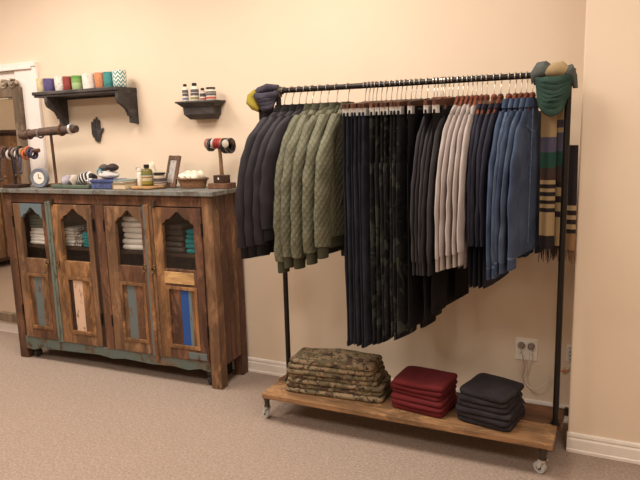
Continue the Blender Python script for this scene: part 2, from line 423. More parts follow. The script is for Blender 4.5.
door(1.185, 1.510, 1.247, 1.458, ('w_warm', 'w_red', 'w_red', 'w_red', 'w_red'), [(.075, 'w_red'), (.052, 'w_blue'), (.02, 'w_bluegrey'), (.2, 'w_warm')], 1.172, .69)
MB().box(1.243, 1.445, -.012, -.007, .6, .668).build('wood_patch', M['w_pale'], cab, smooth=False, bevel=.002)
MB().box(1.375, 1.50, -.012, -.007, .165, .205).build('wood_patch', M['w_tealv'], cab, smooth=False, bevel=.002)
# cover strips where each pair of doors meets
MB().box(.374, .392, -.016, .01, .15, 1.045).build('cover_strip', M['w_grey'], cab, smooth=False, bevel=.002)
MB().box(.392, .413, -.012, .01, .15, 1.05).build('cover_strip', M['w_grey'], cab, smooth=False, bevel=.002)
MB().box(1.120, 1.138, -.012, .01, .15, 1.04).build('cover_strip', M['w_tealv'], cab, smooth=False, bevel=.002)
MB().box(1.138, 1.162, -.018, .01, .12, 1.045).build('cover_strip', M['w_warm'], cab, smooth=False, bevel=.003)
MB().box(1.162, 1.183, -.010, .01, .15, 1.036).build('cover_strip', M['w_brown'], cab, smooth=False, bevel=.002)
for x in (1.20, .43): MB().prism([(x-.008, 1.028), (x+.004, 1.028), (x+.014, 1.066), (x+.002, 1.068)], -.02, -.008).build('latch', M['iron2'], cab, smooth=False, bevel=.001)
for x in (1.512, .745, .828, .082):
    for z in (.88, .3): MB().box(x-.004, x+.004, -.012, -.003, z, z+.07).build('hinge', M['iron'], cab, smooth=False)
for x, y in ((.11, .05), (CW-.10, .05), (.11, CD-.06), (CW-.10, CD-.06)):
    c = empty('caster', (x, y, 0)); c.parent = cab
    MB().lathe((-.012, 0, .028), [(.001, 0), (.024, 0), (.028, .004), (.028, .02), (.024, .024), (.001, .024)], 18, axis='X').build('wheel', M['rubber'], c)
    MB().box(-.018, -.0135, -.014, .014, .02, .075).box(.0135, .018, -.014, .014, .02, .075).box(-.018, .018, -.016, .016, .06, .08).box(-.03, .03, -.02, .02, .08, .155).build('fork', M['iron2'], c, smooth=False, bevel=.002)

CR = Matrix.Rotation(R(1.43), 4, 'Z')
def cabpt(x, y, z):
    v = CR @ Vector((x, y, 0)); return (v.x-2.126, v.y-.353, z)

# ---------------------------------------------------------------- folded things
def slab(mb, cx, cy, z0, w, d, t, seed, skew=0, bumpf=None, mi=0):
    """one folded layer: rounded on every edge"""
    n = 48; lv = [(0, .45), (.12, .12), (.35, 0), (.65, 0), (.88, .12), (1, .42)]
    random.seed(seed); off = Vector((seed*3.7, seed*1.9, 0))
    def outline(ins):
        out = []
        for k in range(n):
            a = 2*PI*k/n; ca, sa = math.cos(a), math.sin(a); e = .20
            x = math.copysign(abs(ca)**e, ca)*(w/2-ins); y = math.copysign(abs(sa)**e, sa)*(d/2-ins)
            q = noise.noise(Vector((x*9, y*9, 0))+off)*.03
            out.append((x*(1+q*1.5), y*(1+q*1.2)+noise.noise(Vector((x*14, 3, 0))+off)*.009))
        return out
    def Z(x, y, f):
        b = bumpf(x, y) if bumpf else 0
        s = noise.noise(Vector((x*11, y*11, 1.3))+off)*.0045
        return z0+f*t+(s+b)*(1 if f > .3 else .3)
    rings = []
    rings.append([(cx+x*.4, cy+y*.4, Z(x*.4, y*.4, .0)) for x, y in outline(t*.45)])
    for f, i in lv:
        o_ = outline(i*t)
        rings.append([(cx+x+skew*f, cy+y, Z(x, y, f)) for x, y in o_])
    for sc in (.85, .68, .5, .33, .16, .04):
        rings.append([(cx+x*sc+skew, cy+y*sc, Z(x*sc, y*sc, 1.06)) for x, y in outline(t*.42)])
    mb.loft(rings, True, mi)
def folded(name, w, d, h, layers, seed, mat, loc, rz, bumpf=None, mats=None):
    mb = MB(); t = h/layers
    for k in range(layers):
        random.seed(seed*13+k)
        slab(mb, random.uniform(-.003, .003), random.uniform(-.003, .003), k*t, w-random.uniform(0, .006), d-random.uniform(0, .01), t*1.02, seed*10+k, bumpf=(bumpf if k == layers-1 else None))
    return mb.build(name, mat, None, loc, (0, 0, rz))

def stack(x, y, z, n, w, d, h, mat, name, lab, cat, group, seed, rz=0, jx=.004, layers=2, cabin=False, topbump=None):
    for i in range(n):
        random.seed(seed+i)
        X, Y = x+random.uniform(-jx, jx), y+random.uniform(-jx, jx)
        loc = cabpt(X, Y, z+i*h) if cabin else (X, Y, z+i*h)
        o = folded(name, w*random.uniform(.96, 1.02), d*random.uniform(.97, 1.02), h*.985, layers, seed+i, mat, loc, rz+R(random.uniform(-2, 2))+(R(1.43) if cabin else 0), topbump if i == n-1 else None)
        tag(o, lab % upn(i, n), cat, group)
SZ = .759
stack(.192, .15, SZ, 5, .155, .17, .021, M['tee_white'], 'folded_shirt', 'folded white shirt behind the first cabinet door, %s of its stack', 'folded shirt', 'white folded shirts behind the first door', 100, cabin=True, layers=1)
stack(.195, .15, SZ+.108, 4, .150, .165, .020, M['tee_green'], 'folded_shirt', 'folded grey green shirt behind the first door, %s of the grey green', 'folded shirt', 'grey green folded shirts behind the first door', 120, cabin=True, layers=1)
stack(.462, .15, SZ, 6, .080, .17, .019, M['tee_white'], 'folded_shirt', 'narrow folded white shirt behind the second door, %s of its stack', 'folded shirt', 'white folded shirts behind the second door', 140, cabin=True, layers=1, jx=.002)
stack(.537, .15, SZ, 6, .066, .17, .020, M['pattern'], 'folded_scarf', 'folded black and white cloth behind the second door, %s of stack', 'folded cloth', 'patterned cloths behind the second door', 160, cabin=True, layers=1, jx=.002)
stack(.603, .15, SZ, 5, .060, .17, .018, M['tee_teal'], 'folded_shirt', 'folded teal shirt behind the second door, %s of its stack', 'folded shirt', 'teal folded shirts behind the second door', 180, cabin=True, layers=1, jx=.002)
stack(.965, .15, SZ, 6, .165, .17, .034, M['tee_white'], 'folded_shirt', 'puffy folded white shirt behind the third door, %s of its stack', 'folded shirt', 'white folded shirts behind the third door', 200, cabin=True, layers=1)
stack(1.250, .15, SZ, 5, .150, .17, .033, M['tee_dark'], 'folded_shirt', 'folded dark grey shirt behind the fourth door, %s of its stack', 'folded shirt', 'dark grey folded shirts behind the fourth door', 220, cabin=True, layers=1)
stack(1.372, .15, SZ, 5, .070, .17, .028, M['tee_teal'], 'folded_shirt', 'folded teal shirt behind the fourth door, %s of its stack', 'folded shirt', 'teal folded shirts behind the fourth door', 240, cabin=True, layers=1, jx=.002)

# ---------------------------------------------------------------- garment rack
RY = -.377; BZ = 1.62; ZP = .157
rack = empty('clothes_rack', (.58, RY, 0))
tag(rack, 'rolling clothes rack of black steel pipe on a stained wooden plank base', 'clothes rack')
def rk(mb, nm, mt, parent=rack, **k):
    mb.v = [(x-.58, y-RY, z) for x, y, z in mb.v]; return mb.build(nm, M[mt], parent, **k)
rk(MB().tube([(-.16, RY, BZ), (1.235, RY, BZ)], .0125, 14), 'hanging_bar', 'iron')
for x in (-.077, 1.221):
    rk(MB().tube([(x, RY, ZP), (x, RY, BZ-.012)], .0125, 14), 'upright', 'iron')
    rk(MB().lathe((x, RY, ZP), [(.001, 0), (.022, 0), (.022, .004), (.016, .006), (.016, .014), (.001, .014)], 18), 'flange', 'iron')
    rk(MB().lathe((x, RY, BZ), [(.001, -.028), (.0185, -.028), (.0185, .016), (.013, .02), (.001, .02)], 16).lathe((x, RY, BZ), [(.001, -.024), (.018, -.024), (.018, .024), (.001, .024)], 16, axis='X'), 'elbow', 'iron2')
rk(MB().box(-.125, 1.230, -.576, -.388, ZP-.026, ZP), 'plank', 'w_deck', smooth=False, bevel=.003)
rk(MB().box(-.135, 1.248, -.385, -.205, ZP-.026, ZP), 'plank', 'w_deck2', smooth=False, bevel=.003)
rk(MB().tube([(-.13, -.5, ZP-.04), (-.13, -.25, ZP-.04)], .012, 10), 'pipe_brace', 'iron2')
rk(MB().tube([(1.19, -.5, ZP-.04), (1.19, -.25, ZP-.04)], .012, 10), 'pipe_brace', 'iron2')
for x, y, a in ((-.13, -.52, 1.05), (1.19, -.53, 1.15), (-.13, -.24, 1.8), (1.19, -.24, 1.2)):
    c = empty('caster', (x-.58, y-RY, 0), a); c.parent = rack
    MB().lathe((0, 0, .058), [(.001, 0), (.015, 0), (.016, .01), (.013, .012), (.013, .04), (.017, .042), (.018, .072), (.001, .072)], 14).build('pipe_stem', M['iron2'], c)
    MB().lathe((-.0115, .012, .026), [(.001, 0), (.011, 0), (.011, .023), (.001, .023)], 14, axis='X').build('wheel_hub', M['rubber'], c)
    MB().lathe((-.010, .012, .026), [(.001, -.001), (.016, -.001), (.018, .001), (.025, 0), (.026, .004), (.026, .016), (.025, .02), (.018, .019), (.016, .021), (.001, .021)], 20, axis='X').build('wheel', M['wheel'], c)
    MB().prism([(-.010, .064), (.008, .064), (.020, .032), (.014, .022), (.006, .026)], -.0165, -.0125, 'X').prism([(-.010, .064), (.008, .064), (.020, .032), (.014, .022), (.006, .026)], .0125, .0165, 'X').box(-.0165, .0165, -.014, .014, .056, .064).build('fork', M['chrome'], c, smooth=False, bevel=.001)
for x in (-.148, 1.256): rk(MB().lathe((x, -.225, ZP-.012), [(.001, -.010), (.010, -.010), (.010, .008), (.001, .008)], 12, axis='X').lathe((x, -.225, ZP-.012), [(.001, -.01), (.010, -.01), (.010, .024), (.001, .024)], 12), 'pipe_fitting', 'iron2')

# ---------------------------------------------------------------- hangers
def hook_path():
    P = []
    r = .0155
    for i in range(11):
        a = R(205-i*23)                     # over the bar
        P.append((0, -r*math.cos(a)*-1, r*math.sin(a)))
    P += [(0, .004+.010, -.018), (0, .004, -.035), (0, 0, -.045), (0, 0, -.082)]
    return P
def mk_hook():
    pts = []
    r = .0158
    for i in range(12):
        a = R(-25+i*20); pts.append((0, -r*math.cos(a), r*math.sin(a)))
    a = R(-25+11*20)
    pts += [(0, .014, -.012), (0, .008, -.026), (0, .002, -.040), (0, 0, -.052), (0, 0, -.085)]
    return MB().tube(pts, .0021, 6)
def mk_wood():
    up = [(-.150, -.214), (-.12, -.178), (-.085, -.142), (-.055, -.110), (-.030, -.088), (-.014, -.074), (0, -.070)]
    lo = [(-.150, -.230), (-.12, -.200), (-.085, -.168), (-.05, -.142), (0, -.130)]
    poly = up+[(-y, z) for y, z in reversed(up[:-1])]+[(-y, z) for y, z in lo[:-1]]+list(reversed(lo))
    return MB().prism(poly, -.005, .005, 'X')
HOOKM = mk_hook().mesh('hook', M['hook']); 
WOODM = [mk_wood().mesh('hanger_arms', M['w_hang'], False), mk_wood().mesh('hanger_arms', M['w_hang2'], False)]
NOTCH = MB().lathe((0, 0, -.088), [(.001, 0), (.012, 0), (.014, .008), (.011, .02), (.004, .024)], 10)
NECKM = [NOTCH.mesh('neck_block', M['w_hang']), NOTCH.mesh('neck_block', M['w_hang2'])]
def mk_bar():
    up = [(-.185, -.086), (-.12, -.080), (-.05, -.075), (0, -.068)]
    lo = [(-.185, -.104), (-.10, -.104), (0, -.102)]
    return MB().prism(up+[(-y, z) for y, z in reversed(up[:-1])]+[(-y, z) for y, z in lo[:-1]]+list(reversed(lo)), -.007, .007, 'X')
BARM = mk_bar().mesh('hanger_arms', M['w_hang2'], False)
CLIPM = MB().box(-.0100, .0100, -.013, .013, -.136, -.104).box(-.004, .004, -.004, .004, -.108, -.09).mesh('clip', M['chrome'], False)
def inst(me, name, parent, loc=(0, 0, 0)):
    o = bpy.data.objects.new(name, me); COL.objects.link(o); o.parent = parent; o.location = loc; return o
def hanger(X, th, dark, clips, label, group):
    h = empty('trouser_hanger' if clips else 'clothes_hanger', (X, RY, BZ), th)
    inst(HOOKM, 'hook', h)
    if clips:
        inst(BARM, 'hanger_arms', h)
        for y in (-.165, .165): inst(CLIPM, 'clip', h, (0, y, 0))
    else:
        inst(WOODM[dark], 'hanger_arms', h); inst(NECKM[dark], 'neck_block', h)
    return tag(h, label, 'hanger', group)

# ---------------------------------------------------------------- garments
def ell(cx, cy, z, tx, wy, n=28, e=1.0, sag=0, flare=None):
    out = []
    for k in range(n):
        a = 2*PI*k/n; c, s = math.cos(a), math.sin(a)
        x = math.copysign(abs(c)**e, c)*tx; y = math.copysign(abs(s)**.9, s)*wy
        out.append((cx+x, cy+y, z-sag*abs(y)/max(wy, 1e-6)))
    return out
def interp(tab, z):
    for (a, va), (b, vb) in zip(tab, tab[1:]):
        if a <= z <= b or b <= z <= a:
            f = (z-a)/(b-a) if b != a else 0
            return va+(vb-va)*f
    return tab[-1][1]
def top_garment(name, X, th, kind, L, Ls, tk, mats, seed, label, cat, group, hw=.27, lean=0, collar='crew'):
    """a top on a hanger: local x = thickness, -y = side towards the room, z = 0 at the rail"""
    g = empty(name, (X, RY, BZ), th)
    random.seed(seed)
    k = hw/.27
    zt = {'jacket': -.082, 'denim': -.100}.get(kind, -.106)
    W = [(zt, .044), (zt-.014, .060), (zt-.034, .086*k), (zt-.060, .118*k), (zt-.095, .150*k), (zt-.15, .182*k), (zt-.24, .206*k), (-.5, .212*k), (-L+.06, .205*k), (-L, .2*k)]
    T = [(zt, .85), (zt-.03, .9), (-.25, .95), (-.5, 1.0), (-L, 1.0)]
    puff = 1.15 if kind == 'jacket' else 1
    hemh = {'jacket': .05, 'hoodie': .05, 'sweat': .045, 'denim': .035, 'shirt': .012}[kind]
    body = MB(); rings = []
    N = 26
    for i in range(N+1):
        z = zt-[0, .012, .03, .05, .075, .108][i] if i <= 5 else 0
        if i > 5: z = zt-.108+(-L+hemh+.108-zt)*(i-5)/(N-5)
        rings.append(ell(0, 0, z, tk*puff*interp(T, z), interp(W, z)))
    body.loft(rings); body.noise((.009*min(1, tk/.02), .006, 0), (6, 22, 3.2), seed)
    body.build('body', mats[0], g)
    # hem
    hb = MB(); wv = .2*k*(.96 if kind == 'jacket' else 1.0)
    hb.loft([ell(0, 0, -L+hemh+.004, tk*.95, wv*1.0), ell(0, 0, -L+hemh*.5, tk*.88, wv*.97), ell(0, 0, -L, tk*.85, wv*.97)]); hb.noise((.004, .004, 0), (6, 22, 3.2), seed)
    hb.build('hem', mats[1], g)
    # sleeves
    for sgn in (-1, 1):
        sl = MB(); rr = []
        fwd = random.uniform(-.006, .006)
        path = [(-.0, .090, .030, .7), (-.035, .118, .038, .85), (-.075, .146, .044, .95), (-.12, .170, .048, 1.0), (-.18, .193, .051, 1.0), (-.26, .212, .053, 1.0), (-.34, .223, .053, 1.0), (-.43, .230, .051, 1.0), (-.52, .233, .048, .98), (-.575, .232, .044, .92)]
        zsh = zt-.040
        zl = -Ls+.05
        n0 = len(path)
        for i, (z, yc, ry, tx) in enumerate(path):
            f = i/(n0-1); zz = zsh+(zl-zsh)*(z/-.575)
            wig = 1+.02*math.sin(i*1.7+seed)
            rr.append(ell(fwd*f*2, sgn*yc*k, zz, tk*tx*1.05*puff, ry*wig*k, 20))
        if kind in ('jacket', 'hoodie', 'sweat'):
            rr.append(ell(fwd*2, sgn*.232*k, zl-.006, tk*.75, .036))
        # subdivide rings
        r2 = []
        for a, b in zip(rr, rr[1:]):
            for q in range(4):
                f = q/4; r2.append([tuple(Vector(p).lerp(Vector(w), f)) for p, w in zip(a, b)])
        r2.append(rr[-1])
        sl.loft(r2); sl.noise((.007*min(1, tk/.02), .009, .006), (14, 14, 13), seed+sgn*3)
        so = sl.build('sleeve', mats[0], g)
        cu = MB(); ch = .055 if kind != 'denim' else .045
        if kind == 'shirt': ch = .012
        cr = {'jacket': .036, 'hoodie': .036, 'sweat': .038, 'denim': .044, 'shirt': .045}[kind]
        cu.loft([ell(fwd*2, sgn*.232*k, zl+.002, tk*.85, cr*.98, 20), ell(fwd*2, sgn*.232*k, zl-ch*.5, tk*.85, cr, 20), ell(fwd*2, sgn*.232*k, zl-ch, tk*.8, cr*.97, 20)])
        cu.build('cuff', mats[1], g)
        if kind == 'denim':
            MB().loft([ell(fwd*2, sgn*.232*k, zl+.006, tk*.9, cr*1.02, 20), ell(fwd*2, sgn*.232*k, zl-.002, tk*.9, cr*1.02, 20)]).build('cuff_seam', mats[2], g)
    # collar
    co = MB()
    if collar == 'rib':
        co.loft([ell(0, 0, zt-.016, tk*.8+.003, .068), ell(0, -.002, zt, tk*.7+.004, .056), ell(0, -.004, zt+.014, tk*.6+.004, .050)]); cm = mats[1]
    elif collar == 'shirt':
        co.loft([ell(0, 0, zt-.026, tk*.8+.004, .092), ell(0, -.004, zt-.012, tk*.8+.006, .075), ell(0, -.006, zt+.012, tk*.6+.006, .056), ell(0, -.004, zt+.008, tk*.4+.002, .050)]); cm = mats[0]
    elif collar == 'hood':
        co.loft([ell(0, .0, zt-.05, tk*.8, .12), ell(0, .0, zt-.03, tk*.9+.003, .100), ell(0, .0, zt-.008, tk*.9+.003, .072), ell(0, 0, zt+.004, tk*.5, .05)]); co.noise((.006, .01, .008), (20, 20, 20), seed); cm = mats[0]
    else:
        co.loft([ell(0, 0, zt-.018, tk*.8+.002, .078), ell(0, 0, zt-.008, tk*.8+.003, .066), ell(0, 0, zt+.002, tk*.6+.003, .056)]); cm = mats[1]
    co.build('collar', cm, g)
    if kind == 'jacket':
        # slanted pocket flap on the face turned to the camera
        MB().tube([(tk*1.02, -.12, -.52), (tk*1.05, -.07, -.40)], .0035, 6).build('pocket_zip', mats[1], g)
    if kind == 'denim':
        x = tk*1.02
        MB().tube([(x-.001, -.035, -.13), (x, -.045, -.3), (x, -.05, -.5), (x-.001, -.05, -L+.04)], .0035, 6, flat=.5).build('button_placket', mats[2], g)
        MB().tube([(x*.75, -.12*k, -.19), (x*.9, -.06, -.215), (x*.9, 0, -.22)], .003, 6).build('yoke_seam', mats[2], g)
        MB().box(x-.004, x+.0015, -.10, -.03, -.36, -.27).build('chest_pocket', mats[0], g, smooth=False, bevel=.002)
    return tag(g, label, cat, group)

def trousers(X, th, L, tk, mats, seed, label, group, legw=.155, near=.198):
    g = empty('hanging_trousers', (X, RY, BZ), th); random.seed(seed)
    wb = MB(); wb.loft([ell(0, 0, -.121, tk*.8, .19), ell(0, 0, -.132, tk*.95, .192), ell(0, 0, -.15, tk*.95, .194)])
    wb.build('waistband', mats[1], g)
    hp = MB(); R_ = []
    for i in range(9):
        z = -.148-.2*i/8; R_.append(ell(0, 0, z, tk*(.95+.05*i/8), .194+.006*i/8))
    hp.loft(R_); hp.noise((.004, .004, 0), (8, 26, 4), seed); hp.build('seat', mats[0], g)
    for sgn in (-1, 1):
        lg = MB(); R_ = []
        n = 30; top = .099; dl = random.uniform(-.012, .012)
        for i in range(n+1):
            f = i/n; z = -.335+(-L+dl+.335)*f
            hwd = .098+(legw/2-.098)*min(1, f*1.3)
            outer = near+.002-.004*f
            yc = sgn*(outer-hwd)
            R_.append(ell(tk*.12*math.sin(f*5+seed), yc, z-(.006*random.random() if i == n else 0), tk*(1.0-.12*f), hwd, 22))
        lg.loft(R_); lg.noise((.006*min(1, tk/.014), .008, 0), (7, 24, 4.5), seed+sgn*5)
        lg.build('leg', mats[0], g)
        e = R_[-1]; yc = sum(p[1] for p in e)/len(e); xc = sum(p[0] for p in e)/len(e)
        MB().loft([ell(xc, yc, -L+dl+.02, tk*.93, legw/2*1.02, 22), ell(xc, yc, -L+dl, tk*.93, legw/2*1.02, 22)]).build('leg_hem', mats[1], g)
    # belt loops
    for y in (-.12, .0, .12): MB().box(-tk-.001, tk+.002, y-.005, y+.005, -.155, -.112).build('belt_loop', mats[0], g, smooth=False)
    return tag(g, label, 'trousers', group)

# rail positions: (X at the rail, turn in degrees)
def turn(deg): return -R(deg)      # positive: the near side swings to the left
# black jackets
blk = [(-.045, 28.5), (-.004, 27), (.034, 24.5), (.070, 21.5)]
for i, (x, a) in enumerate(blk):
    L, S = (.77, .775) if i < 3 else (.70, .71)
    hanger(x, turn(a), 1, False, 'dark wooden hanger holding the %s black jacket' % ordn(i, 4), 'hangers of the black jackets')
    o = top_garment('bomber_jacket', x, turn(a), 'jacket', L-.02*i, S-.01*i, .0165, (M['puff_black'], M['rib_black']), 10+i, 'black bomber jacket at the left end of the rail, %s of four' % ordn(i, 4), 'jacket', 'black jackets at the left end of the rail', hw=.28, collar='rib')
    if i == 2:
        tg = MB().box(.012, .014, -.155, -.115, -.80, -.715); tg.box(.0141, .0146, -.143, -.127, -.785, -.755, 1)
        tg.build('price_tag', [M['plate'], M['black']], o, smooth=False)
# olive jackets
grn = [(.104, 15), (.143, 13.5), (.183, 11), (.228, 9), (.285, 9)]
for i, (x, a) in enumerate(grn):
    S = (.825, .80, .80, .775, .745)[i]
    hanger(x, turn(a), 0, False, 'reddish wooden hanger holding the %s olive quilted jacket' % ordn(i, 5), 'hangers of the olive jackets')
    top_garment('quilted_jacket', x, turn(a), 'jacket', S-.03, S, .0215, (M['quilt_green'], M['rib_green']), 30+i, 'olive green quilted jacket on the rail, %s of five' % ordn(i, 5), 'jacket', 'olive quilted jackets on the rail', hw=.275, collar='rib')
# trousers
tr = [(.368, 9), (.386, 9.5), (.404, 8.5), (.421, 10), (.444, 10.5), (.467, 13), (.492, 9), (.517, 9.5), (.537, 8.5), (.557, 10), (.582, 9.5), (.603, 12), (.626, 14)]
for i, (x, a) in enumerate(tr):
    je = i < 6
    nm = 'dark blue jeans' if je else 'black camouflage trousers'
    n = 6 if je else 7; k = i if je else i-6
    L = (1.155, 1.15, 1.16, 1.155, 1.16, 1.15)[k] if je else (1.13, 1.12, 1.125, 1.11, 1.10, 1.10, 1.085)[k]
    hanger(x, turn(a), 1, True, 'clip hanger holding the %s pair of %s' % (ordn(k, n), nm), 'clip hangers of the '+nm)
    trousers(x, turn(a), L, .0085, ((M['jean'], M['jean2'])[i % 2] if je else M['camo_black'], M['jean'] if je else M['blk']), 60+i, 'pair of %s hanging on the rail, %s of %s' % (nm, ordn(k, n), 'six' if je else 'seven'), nm+' on the rail')
for k, (x, a, L) in enumerate(((.655, 8, 1.04), (.7225, 8, 1.0), (.764, 10, .965))):
    hanger(x, turn(a), 1, True, ('wooden clip hanger holding the black trousers right of the camouflage trousers', 'clip hanger holding black trousers in the middle of the charcoal tops', 'wooden clip hanger holding the shorter black trousers beside the light grey tops')[k], None)
    trousers(x, turn(a), L, .0085, (M['blk'], M['blk']), 90+k, ('plain black trousers hanging just right of the black camouflage trousers', 'plain black trousers hanging in the middle of the charcoal tops', 'shorter plain black trousers hanging between charcoal and light grey tops, hem below them')[k], None)
# charcoal tops
ch = [(.684, 5), (.698, 3.8), (.714, 2.8), (.731, 2), (.748, 1.5)]
for i, (x, a) in enumerate(ch):
    hanger(x, turn(a), 0, False, 'reddish wooden hanger holding the %s charcoal top' % ordn(i, 5), 'hangers of the charcoal tops')
    top_garment('knit_top', x, turn(a), 'sweat', .79, .785, .0095, ((M['charcoal'], M['charcoal2'])[i % 2], M['charcoal2']), 110+i, 'charcoal grey long sleeved top, %s of the five charcoal ones' % ordn(i, 5), 'top', 'charcoal tops on the rail', hw=.27, collar='hood')
lt = [(.787, 4), (.808, 3.5), (.827, 2.5), (.846, 1.5), (.864, .8)]
for i, (x, a) in enumerate(lt):
    hanger(x, turn(a), 0, False, 'reddish wooden hanger holding the %s light grey top' % ordn(i, 5), 'hangers of the light grey tops')
    top_garment('knit_top', x, turn(a), 'sweat', .765, .765-.008*i, .0115, ((M['light'], M['light2'])[i % 2], M['light2']), 130+i, 'light grey marl long sleeved top, %s of the five light ones' % ordn(i, 5), 'top', 'light grey tops on the rail', hw=.27, collar='hood')
nv = [(.886, 1), (.906, 2.5), (.936, 6), (.962, 8)]
for i, (x, a) in enumerate(nv):
    hanger(x, turn(a), 0, False, 'reddish wooden hanger holding the %s dark navy top' % ordn(i, 4), 'hangers of the navy tops')
    top_garment('knit_top', x, turn(a), 'shirt', .85, .70, .011, (M['navy'], M['navy']), 150+i, 'dark navy top between light grey and denim, %s of four' % ordn(i, 4), 'top', 'dark navy tops on the rail', hw=.235, collar='crew')
dn = [(.995, 6), (1.020, 7.3), (1.042, 8.3), (1.064, 8.5), (1.087, 9)]
for i, (x, a) in enumerate(dn):
    hanger(x, turn(a), 0, False, 'reddish wooden hanger holding the %s denim shirt' % ordn(i, 5), 'hangers of the denim shirts')
    S = (.79, .785, .77, .765, .75)[i]
    top_garment('denim_shirt', x, turn(a), 'denim', S-.04, S, .0125, ((M['denim'], M['denim2'])[i % 2], M['denim'], M['denimseam']), 170+i, 'blue denim shirt hanging beside the scarf, %s of the five' % ordn(i, 5), 'shirt', 'denim shirts at the right of the rail', hw=.27, collar='shirt')

# ---------------------------------------------------------------- scarves
def ucurve(x0, x1, z0, drop, y, bow, n=18):
    return [(x0+(x1-x0)*t, y-bow*math.sin(PI*t), z0-drop*max(0, math.sin(PI*t))**.5) for t in [i/n for i in range(n+1)]]
sc = tag(empty('plaid_scarf', (1.17, RY, 1.3)), 'green, tan and black plaid fringed scarf knotted over the right end of the rail', 'scarf')
def sp(mb, nm, mt, dz=1.3, par=sc, ox=1.17, **k):
    mb.v = [(x-ox, y-RY, z-dz) for x, y, z in mb.v]; return mb.build(nm, mt, par, **k)
M['sc_green'] = fabric('deep green wool', (58, 82, 72), (40, 58, 52), foldsc=14)
M['sc_grey'] = fabric('slate wool', (96, 100, 96), (70, 74, 74), foldsc=14)
M['sc_tan'] = fabric('tan wool', (176, 154, 116), (150, 128, 94), foldsc=14)
M['sc_must'] = fabric('mustard wool', (168, 150, 62), (132, 116, 44), foldsc=14)
M['sc_navy'] = fabric('charcoal navy wool', (70, 66, 76), (50, 46, 54), foldsc=14)
mb = MB()
for i in range(7):
    d = .020+i*.0145; mb.tube(ucurve(1.105+.001*i, 1.226-.001*i, 1.608-.004*i, d, RY-.022, .030-.003*i), [.013+.007*math.sin(PI*j/18) for j in range(19)], 10)
mb.noise((.006, .006, .008), (22, 22, 22), 5); sp(mb, 'knot', M['sc_green'])
mb = MB().tube([(1.09, RY+.02, 1.585), (1.10, RY, 1.622), (1.115, RY-.01, 1.638), (1.135, RY-.012, 1.640), (1.15, RY-.012, 1.636)], [.012, .026, .03, .03, .022], 14); mb.noise((.01, .01, .01), (25, 25, 25), 3); sp(mb, 'wrap', M['sc_grey'])
mb = MB().tube([(1.143, RY-.014, 1.625), (1.165, RY-.02, 1.636), (1.19, RY-.02, 1.637), (1.208, RY-.012, 1.625)], [.022, .03, .03, .022], 14); mb.noise((.008, .008, .008), (25, 25, 25), 4); sp(mb, 'wrap', M['sc_tan'])
mb = MB().tube([(1.20, RY-.02, 1.62), (1.222, RY-.012, 1.628), (1.238, RY, 1.61), (1.245, RY+.006, 1.56)], [.018, .022, .018, .010], 14); mb.noise((.008, .008, .008), (25, 25, 25), 6); sp(mb, 'wrap', M['sc_grey'])
C_T, C_P, C_G, C_K, C_B = (164, 140, 104), (84, 80, 98), (40, 74, 64), (42, 36, 38), (70, 54, 48)
def tailmat(name, seq, z0, z1):
    st = []; z = 0
    for w, c in seq: st.append((z, c)); z += w
    return bands(name, st, z0, z1)
def sheet(x0, x1, z0, z1, y, folds, amp, th=.004, taper=0):
    """cloth strip with real thickness hanging from z0 to z1"""
    nz, nx = 26, 16; rings = []
    for i in range(nz+1):
        f = i/nz; z = z0+(z1-z0)*f
        a = x0+taper*f; b = x1+taper*f
        fr = []; bk = []
        for j in range(nx+1):
            u = j/nx; yy = y+amp*math.sin(u*PI*folds+1.2*f)*(.6+.4*f)
            fr.append((a+(b-a)*u, yy-th, z)); bk.append((a+(b-a)*u, yy+th, z))
        rings.append(fr+bk[::-1])
    return MB().loft(rings)
def fringe(x0, x1, z, y, n, seed, ln=.055):
    mb = MB(); random.seed(seed)
    for i in range(n):
        x = x0+(x1-x0)*(i+.5)/n; dx = random.uniform(-.006, .006); l = ln*random.uniform(.7, 1.2)
        mb.tube([(x, y, z+.004), (x+dx*.4, y-.003, z-l*.5), (x+dx, y, z-l)], [.0022, .002, .0012], 5)
    return mb
# ramp positions measured upward from each tail's bottom
ta = tailmat('plaid tail near', [(.09, C_K), (.16, C_T), (.026, C_K), (.026, C_T), (.026, C_K), (.026, C_T), (.026, C_K), (.026, C_T), (.026, C_K), (.026, C_T), (.08, C_B), (.10, C_G), (.10, C_P), (.22, C_T)], -.39, .24)
ta.node_tree
sp(sheet(1.118, 1.178, 1.53, .915, RY+.035, 2.2, .006, taper=.008), 'tail', ta)
tb_ = tailmat('plaid tail middle', [(.2, C_T), (.04, C_K), (.06, C_T), (.04, C_K), (.06, C_T), (.04, C_K), (.10, C_B), (.1, C_G), (.12, C_P), (.03, C_T), (.05, C_P), (.14, C_T)], -.38, .24)
sp(sheet(1.166, 1.212, 1.53, .925, RY+.055, 1.6, .005, taper=.006), 'tail', tb_)
tcm = tailmat('plaid tail far', [(.13, (138, 108, 78)), (.030, C_K), (.03, C_T), (.030, C_K), (.03, C_T), (.03, C_K), (.03, C_T), (.6, C_K)], -.41, .24)
sp(sheet(1.212, 1.262, 1.34, .905, RY+.075, 1.8, .005, taper=.004), 'tail', tcm)
M['fr1'] = fabric('dark scarf fringe', (62, 48, 42), (44, 34, 32)); M['fr2'] = fabric('tan scarf fringe', (128, 98, 74), (96, 72, 56))
for (x0, x1, z, y, mt, sd) in ((1.128, 1.184, .915, RY+.035, 'fr1', 1), (1.174, 1.216, .925, RY+.055, 'fr1', 2), (1.216, 1.266, .905, RY+.075, 'fr2', 3)):
    o = sp(fringe(x0, x1, z, y, 12, sd), 'fringe', M[mt]); o['kind'] = 'stuff'

